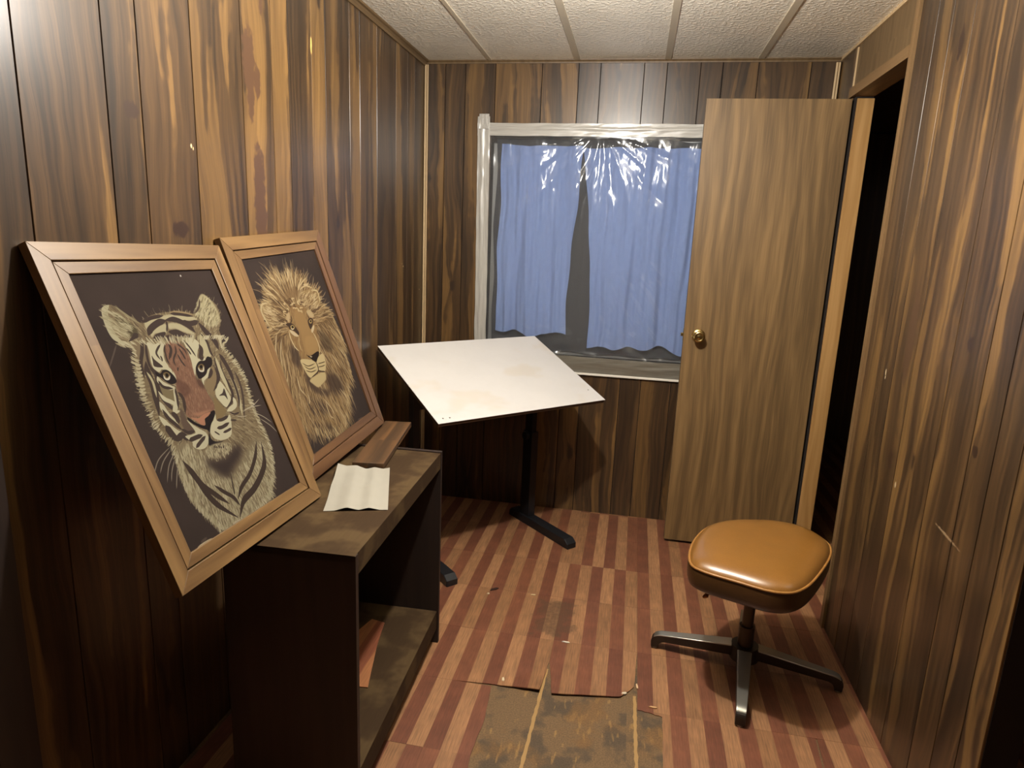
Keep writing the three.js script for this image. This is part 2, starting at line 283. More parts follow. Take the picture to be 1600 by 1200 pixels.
  for (const [x0, x1, z0, z1, sd] of [[0.925, 0.912, 1.4, 1.86, 1], [1.224, 1.232, 1.47, 1.86, 2]]) {
    const q = new THREE.BoxGeometry(0.013, 0.0014, z1 - z0, 2, 1, 40), p = q.attributes.position, o = sd * 9; for (let i = 0; i < p.count; i++) { const v = p.getZ(i) / (z1 - z0) + 0.5; p.setX(i, p.getX(i) * (0.8 + 0.6 * noise(v * 14 + o, p.getX(i) > 0 ? 2 : 8)) + lerp(x0, x1, v)); p.setZ(i, lerp(z0, z1, v)); p.setY(i, p.getY(i) + 0.0006); } q.computeVertexNormals(); mesh('adhesive_line', q, glue, g);
  }
  // torn tiles round the bare patch
  const jag = (pts, n, amp, sd) => { const q = rng(sd), o = []; for (let i = 0; i < pts.length; i++) { const a = pts[i], b = pts[(i + 1) % pts.length]; o.push(a); if (b[2]) for (let k = 1; k < n; k++) o.push([lerp(a[0], b[0], k / n) + (q() - 0.5) * amp, lerp(a[1], b[1], k / n) + (q() - 0.5) * amp]); } return o.map(([x, z]) => [x, z]); };
  shaped(jag([[cx(3), rz(5)], [0.757, rz(5)], [0.77, 1.68, 1], [0.763, rz(6), 1], [cx(3), rz(6)]], 7, 0.004, 3), 'floor_tile', 0, 1);
  shaped(jag([[cx(3), rz(6)], [0.763, rz(6)], [0.78, rz(7), 1], [cx(3), rz(7)]], 7, 0.005, 4), 'floor_tile', 0, 2);
  shaped(jag([[cx(6), rz(5)], [cx(6), rz(6)], [1.302, rz(6)], [1.306, 1.7, 1], [1.31, rz(5) + 0.014, 1], [1.236, rz(5) - 0.004, 1]], 7, 0.004, 5), 'floor_tile', 0, 0);
  shaped(jag([[cx(6), rz(6)], [cx(6), rz(7)], [1.3, rz(7)], [1.302, rz(6), 1]], 7, 0.004, 6), 'floor_tile', 0, 1);
  // tile split by a crack near the right wall
  shaped(jag([[cx(6), rz(5)], [1.766, rz(5)], [1.742, rz(6), 1], [cx(6), rz(6)]], 6, 0.002, 11), 'floor_tile', 0, 0);
  shaped(jag([[cx(7), rz(5)], [cx(7), rz(6)], [1.748, rz(6)], [1.771, rz(5), 1]], 6, 0.002, 12), 'floor_tile', 0, 0);
  // two tiles whose near edges curl and part in a wedge
  shaped(jag([[cx(3), rz(4)], [cx(4), rz(4)], [cx(4), 1.36], [0.917, 1.528, 1], [0.765, 1.526, 1], [cx(3), rz(5)]], 6, 0.003, 7), 'floor_tile', 0, 2, (x, z) => 0.012 * Math.max(0, (z - 1.45) / 0.08) * Math.max(0, (x - 0.74) / 0.18));
  shaped(jag([[cx(4), rz(4)], [cx(5), rz(4)], [cx(5) - 0.012, 1.43, 1], [1.205, 1.455, 1], [1.175, 1.492, 1], [0.957, 1.53, 1], [cx(4) + 0.001, 1.36, 1]], 5, 0.004, 8), 'floor_tile', 0, 0, (x, z) => 0.006 * Math.max(0, (z - 1.42) / 0.1));
}

// ---------------------------------------------------------------- window: sash, glass, tape strips; curtains and plastic film are things
{
  const alu = std({ color: 0x8b8d8c, metalness: 0.6, roughness: 0.4 });
  const g = group('window_1', 'dark window opening with metal sash in the back wall', 'window', 'structure');
  const { x0, x1, y0, y1 } = WIN, lining = std({ color: 0x2a2a2c, roughness: 0.7 });
  mesh('window_lining', mergeGeometries([boxGeo(x0 - 0.012, x0, y0, y1, -0.1, -0.002), boxGeo(x1, x1 + 0.012, y0, y1, -0.1, -0.002), boxGeo(x0, x1, y1, y1 + 0.012, -0.1, -0.002), boxGeo(x0, x1, y0 - 0.012, y0, -0.1, -0.002)]), lining, g);
  mesh('sash', mergeGeometries([boxGeo(x0, x0 + 0.03, y0, y1, -0.095, -0.075), boxGeo(x1 - 0.03, x1, y0, y1, -0.095, -0.075), boxGeo(x0, x1, y1 - 0.03, y1, -0.095, -0.075), boxGeo(x0, x1, y0, y0 + 0.03, -0.095, -0.075), boxGeo(0.88, 0.91, y0, y1, -0.095, -0.075)]), alu, g);
  mesh('window_pane', boxGeo(x0 + 0.03, x1 - 0.03, y0 + 0.03, y1 - 0.03, -0.088, -0.084), phys({ color: 0x223038, transmission: 0.9, thickness: 0, roughness: 0.1 }), g);
}
// tape: several overlapping strips of clouded silver tape round the film
function tapeStrip(len, wid, seed, fold) {                         // along +x, width along y, front at +z
  const nx = 60, ny = 10, g = new THREE.BoxGeometry(len, wid, 0.0022, nx, ny, 1), p = g.attributes.position, r = rng(seed), o = r() * 50;
  for (let i = 0; i < p.count; i++) { const x = p.getX(i), y = p.getY(i), e = 0.0022 * noise(x * 9 + o, y * 60) + 0.0014 * noise(x * 30, y * 110 + o); p.setZ(i, p.getZ(i) + 0.002 + e + fold * 0.004 * Math.exp(-((y - 0.006 - 0.008 * noise(x * 4 + o, 1)) ** 2) / 0.00003)); p.setY(i, y + 0.003 * noise(x * 7 + o, 3)); }
  g.computeVertexNormals(); return g;
}
{
  const tp = dataTexture(512, 256, (u, v, c) => { const n = fbm(u * 10, v * 14, 4), s = fbm(u * 5, v * 42, 3), t = 1 + 0.12 * n + 0.16 * s; c[0] = 170 * t; c[1] = 167 * t; c[2] = 160 * t; });
  const silver = phys({ map: tp, roughness: 0.34, clearcoat: 0.4, clearcoatRoughness: 0.25 }), grey = phys({ map: tp, color: 0xa9a59c, roughness: 0.3, clearcoat: 0.5, clearcoatRoughness: 0.2 }), white = std({ color: 0xe9e4d8, roughness: 0.4 });
  const put = (geo, mat, label, f, along) => { const m = mesh('tape_strip', geo, mat); f(m); m.name = m.name; tag(m, label, 'tape', null, 'tape strips round the window film'); return m; };
  put(tapeStrip(1.235, 0.06, 1, 1), silver, 'silver tape strip along the top of the window film', (m) => { m.position.set(0.9, 1.984, 0.0075); m.rotation.z = 0.0035; });
  put(tapeStrip(1.18, 0.062, 2, 1), silver, 'silver tape strip down the left side of the window film', (m) => { m.position.set(0.322, 1.452, 0.0105); m.rotation.z = Math.PI / 2 + 0.012; });
  put(tapeStrip(1.2, 0.06, 3, 1), silver, 'silver tape strip down the window side hidden behind the door', (m) => { m.position.set(1.49, 1.4, 0.0105); m.rotation.z = Math.PI / 2; });
  put(tapeStrip(1.2, 0.082, 4, 1), grey, 'grey tape strip along the bottom of the window film', (m) => { m.position.set(0.9, 0.822, 0.0085); m.rotation.z = -0.004; });
  put(tapeStrip(0.07, 0.05, 5, 0), silver, 'short crumpled tape end at the upper window corner by the left wall', (m) => { m.position.set(0.317, 2.018, 0.016); m.rotation.z = Math.PI / 2; });
  const sill = mesh('window_sill', new RoundedBoxGeometry(1.22, 0.012, 0.016, 2, 0.003), white); sill.position.set(0.9, 0.774, 0.008); tag(sill, 'narrow white strip under the window tape', 'sill');
}
// curtains hung inside the opening
{
  const weave = dataTexture(256, 256, (u, v, c) => { const t = 1 + 0.08 * noise(u * 60, v * 60) + 0.05 * fbm(u * 6, v * 6, 3); c[0] = 108 * t; c[1] = 131 * t; c[2] = 180 * t; }); weave.repeat.set(4, 4);
  const mat = std({ map: weave, roughness: 0.95 }), grey = std({ color: 0x24282e, roughness: 0.95 });
  const curtain = (x0, x1, y0, y1, z, seed, amp, m, label, sag, lo = () => 0, hi = () => 0) => {
    const nx = 120, ny = 60, g = new THREE.BoxGeometry(x1 - x0, y1 - y0, 0.002, nx, ny, 1), p = g.attributes.position, o = seed * 13.7;
    for (let i = 0; i < p.count; i++) {
      const u = p.getX(i) / (x1 - x0) + 0.5, v = p.getY(i) / (y1 - y0) + 0.5, x = lerp(x0 + lo(v), x1 + hi(v), u), y = lerp(y0, y1, v);
      const f = 0.75 * noise(x * 10 + o, v * 0.8) + 0.4 * noise(x * 24 + o, v * 1.6) + 0.18 * noise(x * 50, v * 3 + o);
      p.setXYZ(i, x + 0.012 * noise(v * 4 + o, u * 3) * (u - 0.5) * 2, y + sag * noise(x * 8 + o, 2) * (1 - v) + 0.012 * noise(x * 7 + o, 9) * v, z + p.getZ(i) + amp * f);
    }
    g.computeVertexNormals(); return tag(mesh('curtain', g, m), label, 'curtain', null, 'curtains behind the window film');
  };
  curtain(0.4, 0.775, 0.965, 1.915, -0.036, 1, 0.03, mat, 'blue curtain panel next to the left window tape', 0.04, (v) => 0, (v) => 0.05 * v * v);
  curtain(0.9, 1.41, 0.915, 1.91, -0.036, 2, 0.03, mat, 'wide blue curtain panel beside the open door', 0.05, (v) => -0.085 * v * v, (v) => 0);
  curtain(0.37, 1.43, 0.87, 1.95, -0.066, 3, 0.006, grey, 'dark grey lining cloth behind the blue curtains', 0.01);
}
// clear plastic film, wrinkled, taped over the opening
{
  const x0 = 0.335, x1 = 1.46, y0 = 0.835, y1 = 1.975, nx = 260, ny = 260, g = new THREE.PlaneGeometry(x1 - x0, y1 - y0, nx, ny), p = g.attributes.position, fx = 0.905, fy = 1.99;
  for (let i = 0; i < p.count; i++) {
    const x = p.getX(i) + (x0 + x1) / 2, y = p.getY(i) + (y0 + y1) / 2;
    const inx = Math.min(x - x0, x1 - x), iny = Math.min(y - y0, y1 - y), free = sstep(0.02, 0.06, Math.min(inx, iny));
    const dx = x - fx, dy = fy - y, d = Math.hypot(dx, dy), ang = Math.atan2(dx, dy);
    const fan = Math.sin(ang * 15 + 2.5 * noise(ang * 5, d * 4)) * 0.026 * d * Math.exp(-d / 0.27) * sstep(0.03, 0.1, d);
    const vert = 0.008 * noise(x * 11, y * 1.5) + 0.0028 * noise(x * 26 + 7, y * 2.6) + 0.0008 * Math.abs(noise(x * 24 + y * 5, y * 18));
    const top = sstep(1.35, 1.8, y), crink = top * (0.0022 * Math.abs(noise(x * 17 + y * 4, y * 6 + 4)) + 0.0012 * Math.abs(noise(x * 34 - y * 6, y * 9)));
    const diag = (x + y * 0.85 - 2.12), dg = 0.007 * Math.sin(diag * 70 + 2 * noise(x * 6, y * 6)) * Math.exp(-((x - 1.2) ** 2) / 0.03) * sstep(1.5, 1.15, y);
    const bot = 0.008 * noise(x * 9 + 3, y * 16) * sstep(1.12, 0.9, y);
    p.setXYZ(i, x, y, 0.0035 + free * (-0.004 + fan + vert + crink + dg + bot));
  }
  g.computeVertexNormals();
  tag(mesh('plastic_film', g, phys({ color: 0xffffff, transmission: 0.95, thickness: 0, roughness: 0.14, ior: 1.5, side: THREE.DoubleSide })), 'clear wrinkled plastic film taped over the window', 'plastic film');
}
// ---------------------------------------------------------------- door, swung open in front of the back wall
{
  const x0 = 1.362, x1 = 1.952, z = 0.266, y0 = 0.018, y1 = 2.078, th = 0.034, kx = 1.428, ky = 1.046;
  const g = group('door_1', 'flat brown wood grain door standing open', 'door', 'structure');
  const leaf = mesh('door_leaf', metreUV(boxGeo(x0, x1, y0, y1, z - 0.003, z)), M.door, g);
  mesh('door_core', boxGeo(x0 + 0.0005, x1 - 0.0005, y0 + 0.0005, y1 - 0.0005, z - th + 0.003, z - 0.003), M.doorEdge, g);
  mesh('door_back', metreUV(boxGeo(x0, x1, y0, y1, z - th, z - th + 0.003)), M.door, g);
  const prof = [[0, 0], [0.03, 0], [0.031, 0.004], [0.026, 0.007], [0.014, 0.01], [0.0125, 0.022], [0.017, 0.028], [0.024, 0.034], [0.0265, 0.043], [0.0255, 0.05], [0.021, 0.054], [0.016, 0.0535], [0.013, 0.051], [0.011, 0.0535], [0, 0.054]].map(([a, b]) => new THREE.Vector2(a, b));
  const kn = mesh('knob', new THREE.LatheGeometry(prof, 40).rotateX(Math.PI / 2).translate(kx, ky, z), M.brass, g); kn.userData.label = 'round brass door knob';
  const kb = mesh('knob', new THREE.LatheGeometry(prof, 40).rotateX(-Math.PI / 2).translate(kx, ky, z - th), M.brass, g); kb.userData.label = 'round brass door knob';
  mesh('latch', mergeGeometries([rbox(0.003, 0.055, 0.024).translate(x0 - 0.001, ky, z - th / 2).toNonIndexed(), rbox(0.014, 0.016, 0.012).translate(x0 - 0.006, ky, z - th / 2).toNonIndexed()]), M.brass, g);
  for (const y of [0.25, 1.06, 1.85]) mesh('hinge', mergeGeometries([new THREE.CylinderGeometry(0.006, 0.006, 0.08, 12).translate(x1 + 0.004, y, z - th - 0.004), boxGeo(x1 - 0.03, x1 + 0.004, y - 0.04, y + 0.04, z - th - 0.002, z - th)]), M.brass, g);
}
// ---------------------------------------------------------------- ceiling lamp: bare bulb in a porcelain socket (just above the view)
{
  const g = group('ceiling_lamp', 'bare bulb in a white ceiling socket lighting the room', 'lamp'); g.position.set(LAMP.x, LAMP.y, LAMP.z);
  const lathe = (p) => new THREE.LatheGeometry(p.map(([a, b]) => new THREE.Vector2(a, b)), 32);
  mesh('socket', lathe([[0, H - LAMP.y], [0.055, H - LAMP.y], [0.055, H - LAMP.y - 0.012], [0.04, H - LAMP.y - 0.022], [0.024, H - LAMP.y - 0.03], [0.022, 0.062], [0.016, 0.058], [0, 0.058]]), std({ color: 0xe6e0d2, roughness: 0.35 }), g);
  mesh('bulb', lathe([[0, -0.03], [0.011, -0.0285], [0.021, -0.0215], [0.0285, -0.01], [0.03, 0.002], [0.0275, 0.016], [0.02, 0.034], [0.014, 0.05], [0.013, 0.062]]), std({ color: 0xffffff, emissive: new THREE.Color().setRGB(1, 0.86, 0.66), emissiveIntensity: 12, roughness: 0.4 }), g);
  const l = new THREE.PointLight(LAMP_COLOR, LAMP_POWER, 0, 2); l.name = 'bulb_light'; l.castShadow = true; l.shadow.radius = 1.5; g.add(l);
}
// ---------------------------------------------------------------- drafting table, set across the corner
{
  const yaw = 0.8068, tilt = 0.3751, w = 0.88, h = 0.5984, c = V(0.5223, 0.8518, 0.5501);
  const g = group('drafting_table', 'drafting table with tilted white top on black metal legs', 'table'); g.position.set(c.x, 0, c.z); g.rotation.y = yaw;
  const wht = std({ roughness: 0.55, map: dataTexture(512, 384, (u, v, o) => { const n = fbm(u * 5, v * 4, 4), s = sstep(0.12, 0.4, fbm(u * 3 + 9, v * 3, 4)), t = 1 + 0.02 * n; mix3(o, [203, 200, 197], [199, 191, 180], s * 0.7); o[0] *= t; o[1] *= t; o[2] *= t; }) });
  const top = new THREE.Group(); top.name = 'table_top'; g.add(top); top.position.set(0, c.y, 0); top.rotation.x = tilt;
  const bevel = (x, y, z, r) => rbox(x, y, z, r);
  mesh('board', bevel(w - 0.004, 0.016, h - 0.004, 0.002).translate(0, -0.0105, 0), std({ color: 0x4a3524, roughness: 0.7 }), top);
  const lam = mesh('laminate_top', bevel(w, 0.0025, h, 0.0008).translate(0, -0.00125, 0), wht, top); lam.userData.label = 'off white laminate drawing surface';
  mesh('underframe', mergeGeometries([boxGeo(-0.34, 0.34, -0.045, -0.019, -0.2, -0.17), boxGeo(-0.34, 0.34, -0.045, -0.019, 0.1, 0.13), boxGeo(-0.347, -0.32, -0.045, -0.019, -0.2, 0.13), boxGeo(0.32, 0.347, -0.045, -0.019, -0.2, 0.13)]), M.blackMetal, top);
  for (const [x, z] of [[-0.405, 0.27], [-0.375, 0.272], [0.405, 0.21]]) mesh('screw', new THREE.CylinderGeometry(0.0035, 0.0035, 0.001, 12).translate(x, 0.0004, z), M.steel, top);
  for (const s of [-1, 1]) {
    const foot = new THREE.Shape([[-0.25, 0.006], [-0.25, 0.03], [-0.235, 0.045], [0.205, 0.045], [0.228, 0.028], [0.228, 0.006]].map(([a, b]) => new THREE.Vector2(a, b)));
    const fg = new THREE.ExtrudeGeometry(foot, { depth: 0.05, bevelEnabled: true, bevelSize: 0.003, bevelThickness: 0.003, bevelSegments: 1 }); fg.rotateY(-Math.PI / 2); fg.translate(s * 0.333 + 0.025, 0, 0);
    mesh('foot', fg, M.blackMetal, g);
    mesh('leg', mergeGeometries([boxGeo(s * 0.333 - 0.02, s * 0.333 + 0.02, 0.045, 0.5, -0.165, -0.095), boxGeo(s * 0.333 - 0.014, s * 0.333 + 0.014, 0.5, 0.865, -0.155, -0.105)]), M.blackMetal, g);
    mesh('knob', new THREE.CylinderGeometry(0.02, 0.022, 0.02, 20).rotateZ(Math.PI / 2).translate(s * 0.333 - s * 0.032, 0.48, -0.13), M.blackMetal, g);
  }
  mesh('crossbar', boxGeo(-0.319, 0.319, 0.69, 0.72, -0.145, -0.115), M.blackMetal, g);
}
// ---------------------------------------------------------------- low shelf unit along the left wall
const SH = { x: 0.517, z: 1.335, a: 0.0334, len: 0.778, dep: 0.33, top: 0.726 };
const shelfToWorld = (x, y, z) => V(SH.x + x * Math.cos(SH.a) + z * Math.sin(SH.a), y, SH.z - x * Math.sin(SH.a) + z * Math.cos(SH.a));
{
  const g = group('shelf_unit', 'dark brown open shelf unit with dusty top against left wall', 'shelf'); g.position.set(SH.x, 0, SH.z); g.rotation.y = SH.a;
  const { len, dep, top } = SH, t = 0.016;
  mesh('side_panel', metreUV(boxGeo(-dep, 0, 0, top + 0.004, 0, t)), M.shelfWood, g);
  mesh('side_panel', metreUV(boxGeo(-dep, 0, 0, top - 0.0005, len - t, len)), M.shelfWood, g);
  mesh('top_board', metreUV(boxGeo(-dep, -0.002, top - 0.018, top, t, len), 'z'), M.shelfDust, g);
  mesh('front_rail', metreUV(boxGeo(-0.018, -0.002, top - 0.055, top - 0.018, t, len - t), 'z'), M.shelfDust, g);
  mesh('bottom_board', metreUV(boxGeo(-dep, -0.006, 0.112, 0.13, t, len - t), 'z'), M.shelfDust, g);
  mesh('toe_rail', metreUV(boxGeo(-0.024, -0.006, 0.06, 0.112, t, len - t), 'z'), M.shelfDust, g);
}
// broken tile on the lower shelf
{
  const s = new THREE.Shape([[0.31, 1.46], [0.36, 1.47], [0.385, 1.6], [0.436, 1.797], [0.3, 1.81], [0.27, 1.62]].map(([x, z]) => new THREE.Vector2(x, -z)));
  const q = new THREE.ExtrudeGeometry(s, { depth: 0.003, bevelEnabled: false }); q.rotateX(-Math.PI / 2); q.translate(-0.36, 0, -1.63);
  const m = mesh('broken_tile', q, std({ roughness: 0.5, map: (() => { const t = dataTexture(128, 128, (u, v, c) => { const n = noise(u * 40, v * 5), k = u < 0.5 ? [128, 74, 50] : [158, 104, 66], b = 1 + 0.12 * n; c[0] = k[0] * b; c[1] = k[1] * b; c[2] = k[2] * b; }); t.repeat.set(9, 3); return t; })() })); m.position.set(0.36, 0.131, 1.63);
  tag(m, 'broken striped vinyl tile lying on the lower shelf', 'tile');
}
// loose wooden board on the shelf, sticking out past its far end
{
  const mat = std({ roughness: 0.55, map: plainWood([62, 44, 27], [104, 72, 42], 41, { fx: 30, fy: 2, cath: 0.4, sx: 0.3, sy: 0.6 }) });
  const g = metreUV(rbox(0.1, 0.02, 0.46, 0.0025), 'z'), m = mesh('wooden_board', g, mat); m.position.set(0.312, 0.742, 1.345); m.rotation.set(0.012, 0.15, 0);
  tag(m, 'short weathered wooden board on the shelf under the lion picture', 'board');
}
// folded sheet of paper
{
  const A = onPlane(528, 724, 'y', 0.752), B = onPlane(609, 731, 'y', 0.738), C2 = onPlane(606, 796, 'y', 0.7285), D2 = onPlane(505, 798, 'y', 0.7285);
  const n = 24, pos = [], idx = [];
  for (const side of [0, 1]) for (let j = 0; j <= n; j++) for (let i = 0; i <= n; i++) {
    const u = i / n, v = j / n, p = V(0, 0, 0).addScaledVector(A, (1 - u) * (1 - v)).addScaledVector(B, u * (1 - v)).addScaledVector(C2, u * v).addScaledVector(D2, (1 - u) * v);
    const lift = (1 - u) * (1 - v); p.y = 0.7272 + (A.y - 0.7272) * Math.pow(Math.max(0, lift), 2.2) + (B.y - 0.7272) * Math.pow(u * (1 - v), 3);
    const fold = (t, c, s) => Math.max(0, 1 - Math.abs(t - c) / s); p.y += 0.009 * fold(u, 0.36, 0.2) + 0.008 * fold(v, 0.5, 0.24) + 0.007 * fold(u, 0.7, 0.17) + 0.003 * (0.6 + noise(u * 5, v * 5)) * u * v * (1 - u) * (1 - v) * 8;
    pos.push(p.x, p.y + (side ? 0 : 0.0006), p.z);
  }
  const N = (n + 1) * (n + 1);
  for (let j = 0; j < n; j++) for (let i = 0; i < n; i++) { const a = j * (n + 1) + i, b = a + 1, c = a + n + 1, d = c + 1; idx.push(a, c, b, b, c, d, N + a, N + b, N + c, N + b, N + d, N + c); }
  const g = new THREE.BufferGeometry(); g.setAttribute('position', new THREE.Float32BufferAttribute(pos, 3)); g.setIndex(idx); g.computeVertexNormals();
  g.computeBoundingBox(); const c = g.boundingBox.getCenter(V(0, 0, 0)); c.y = g.boundingBox.min.y; g.translate(-c.x, -c.y, -c.z);
  const m = mesh('paper_sheet', g, std({ color: 0x938f84, roughness: 0.85, side: THREE.DoubleSide })); m.position.copy(c); tag(m, 'creased white sheet of paper on the dusty shelf top', 'paper');
}
// ---------------------------------------------------------------- stool
{
  const hub = V(1.597, 0, 1.229), g = group('swivel_stool', 'swivel stool with tan vinyl seat and four metal legs', 'stool'); g.position.copy(hub);
  const raw = [[-0.238, 0.163], [-0.212, 0.023], [-0.145, -0.115], [-0.06, -0.175], [0.02, -0.2], [0.105, -0.212], [0.195, -0.18], [0.244, -0.09], [0.237, -0.017], [0.173, 0.127], [0.09, 0.262], [0.039, 0.304], [-0.016, 0.309], [-0.11, 0.275], [-0.195, 0.24], [-0.229, 0.212]];
  const cv = new THREE.CatmullRomCurve3(raw.map(([x, z]) => V(x, 0, z)), true, 'centripetal'), N = 96, base = cv.getSpacedPoints(N).slice(0, N), cx = 0.0, cz = 0.045;
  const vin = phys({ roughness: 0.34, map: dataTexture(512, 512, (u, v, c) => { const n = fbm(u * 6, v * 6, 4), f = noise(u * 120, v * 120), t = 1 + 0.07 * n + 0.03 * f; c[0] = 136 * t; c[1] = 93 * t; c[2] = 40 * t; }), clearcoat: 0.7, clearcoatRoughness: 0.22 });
  const side = phys({ color: 0x432b12, roughness: 0.38, clearcoat: 0.2, clearcoatRoughness: 0.35 });  // same vinyl as the top, with shade put into a darker brown
  const loft = (rings, uvs) => {
    const pos = [], uv = [], idx = [];
    rings.forEach(([y, s, dip], k) => { for (let i = 0; i < N; i++) { const p = base[i], x = cx + (p.x - cx) * s, z = cz + (p.z - cz) * s; pos.push(x, y + (dip ? 0.003 * noise(x * 9, z * 9) * (1 - s) : 0), z); uv.push(x * 2 + 0.5, z * 2 + 0.5); } });
    for (let k = 0; k < rings.length - 1; k++) for (let i = 0; i < N; i++) { const a = k * N + i, b = k * N + (i + 1) % N; idx.push(a, b, a + N, b, b + N, a + N); }
    const g2 = new THREE.BufferGeometry(); g2.setAttribute('position', new THREE.Float32BufferAttribute(pos, 3)); g2.setAttribute('uv', new THREE.Float32BufferAttribute(uv, 2)); g2.setIndex(idx); g2.computeVertexNormals(); return g2;
  };
  const seat = new THREE.Group(); seat.name = 'seat'; g.add(seat);
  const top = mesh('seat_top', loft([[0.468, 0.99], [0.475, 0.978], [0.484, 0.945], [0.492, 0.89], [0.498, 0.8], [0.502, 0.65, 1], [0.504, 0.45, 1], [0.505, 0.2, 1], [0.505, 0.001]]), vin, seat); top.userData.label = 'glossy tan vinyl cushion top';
  const sd = mesh('seat_side', loft([[0.468, 0.985], [0.462, 1.0], [0.445, 1.012], [0.42, 1.008], [0.402, 0.985], [0.393, 0.94], [0.392, 0.8], [0.392, 0.001]]), side, seat); sd.userData.label = 'vinyl side band with shade painted into its darker brown';
  mesh('piping', tube(base.map((p) => V(cx + (p.x - cx) * 0.997, 0.469, cz + (p.z - cz) * 0.997)), 0.0042, 240, true, 8), phys({ color: 0x9c6e38, roughness: 0.35 }), seat);
  const scar = mesh('seam_tear', tube([V(-0.1, 0.49, -0.118), V(-0.075, 0.4945, -0.108), V(-0.04, 0.497, -0.1), V(0.0, 0.499, -0.088), V(0.03, 0.4995, -0.073)], 0.0016, 30), std({ color: 0xd9a860, roughness: 0.6 }), seat); scar.userData.label = 'pale split in the vinyl';
  mesh('column', mergeGeometries([new THREE.CylinderGeometry(0.019, 0.019, 0.26, 24).translate(0, 0.26, 0), new THREE.CylinderGeometry(0.026, 0.026, 0.12, 24).translate(0, 0.11, 0), new THREE.CylinderGeometry(0.07, 0.05, 0.025, 24).translate(0, 0.382, 0)]), std({ color: 0x4a3f33, metalness: 0.7, roughness: 0.4 }), g);
  const dark = std({ color: 0x241a12, roughness: 0.45 }), alu = std({ color: 0xb4b2a8, metalness: 0.85, roughness: 0.34 });
  mesh('hub', new THREE.CylinderGeometry(0.045, 0.05, 0.05, 32).translate(0, 0.072, 0), dark, g);
  for (let k = 0; k < 4; k++) {
    const ang = Math.atan2(-0.053, -0.312) - k * Math.PI / 2;   // direction in x,z
    const prof = new THREE.Shape(); prof.moveTo(0.02, 0.05); prof.lineTo(0.02, 0.094); prof.lineTo(0.28, 0.06); prof.quadraticCurveTo(0.318, 0.055, 0.318, 0.03); prof.lineTo(0.316, 0.012); prof.lineTo(0.296, 0.012); prof.quadraticCurveTo(0.294, 0.036, 0.27, 0.04); prof.lineTo(0.05, 0.058); prof.lineTo(0.02, 0.05);
    const taper = (q) => { const p = q.attributes.position; for (let i = 0; i < p.count; i++) { const f = lerp(1, 0.62, clamp((p.getX(i) - 0.04) / 0.27)); p.setZ(i, p.getZ(i) * f); } q.computeVertexNormals(); return q; };
    const lg = taper(new THREE.ExtrudeGeometry(prof, { depth: 0.044, bevelEnabled: true, bevelSize: 0.002, bevelThickness: 0.003, bevelSegments: 2, curveSegments: 8 }).translate(0, 0, -0.022)); lg.rotateY(-ang);
    const leg = mesh('leg', lg, dark, g);
    const cap = new THREE.Shape(); cap.moveTo(0.045, 0.0905); cap.lineTo(0.045, 0.0945); cap.lineTo(0.28, 0.064); cap.quadraticCurveTo(0.302, 0.061, 0.31, 0.052); cap.lineTo(0.305, 0.05); cap.lineTo(0.28, 0.058); cap.lineTo(0.045, 0.0905);
    const cg = taper(new THREE.ExtrudeGeometry(cap, { depth: 0.042, bevelEnabled: true, bevelSize: 0.001, bevelThickness: 0.003, bevelSegments: 2 }).translate(0, 0, -0.021)); cg.rotateY(-ang);
    const cp = mesh('top_plate', cg, alu, leg); cp.userData.label = 'polished aluminium plate along the leg';
    mesh('glide', new THREE.CylinderGeometry(0.009, 0.011, 0.012, 16).translate(Math.cos(ang) * 0.306, 0.006, Math.sin(ang) * 0.306), alu, leg);
  }
  const kx = onPlane(1103, 931, 'z', 1.36); kx.sub(hub);
  const pr = [[0, -0.012], [0.004, -0.011], [0.007, -0.004], [0.008, 0.002], [0.006, 0.006], [0.0025, 0.008], [0.002, 0.03]].map(([a, b]) => new THREE.Vector2(a, b));
  const kg = new THREE.LatheGeometry(pr, 16); kg.rotateZ(-0.9); kg.translate(kx.x, kx.y, kx.z);
  mesh('adjusting_knob', mergeGeometries([kg.toNonIndexed(), tube([V(kx.x + 0.016, kx.y + 0.01, kx.z), V(kx.x + 0.05, kx.y + 0.03, kx.z - 0.02), V(kx.x + 0.11, 0.385, kx.z - 0.05)], 0.0035, 12).toNonIndexed()]), std({ color: 0x8a5a36, metalness: 0.8, roughness: 0.3 }), g);
}
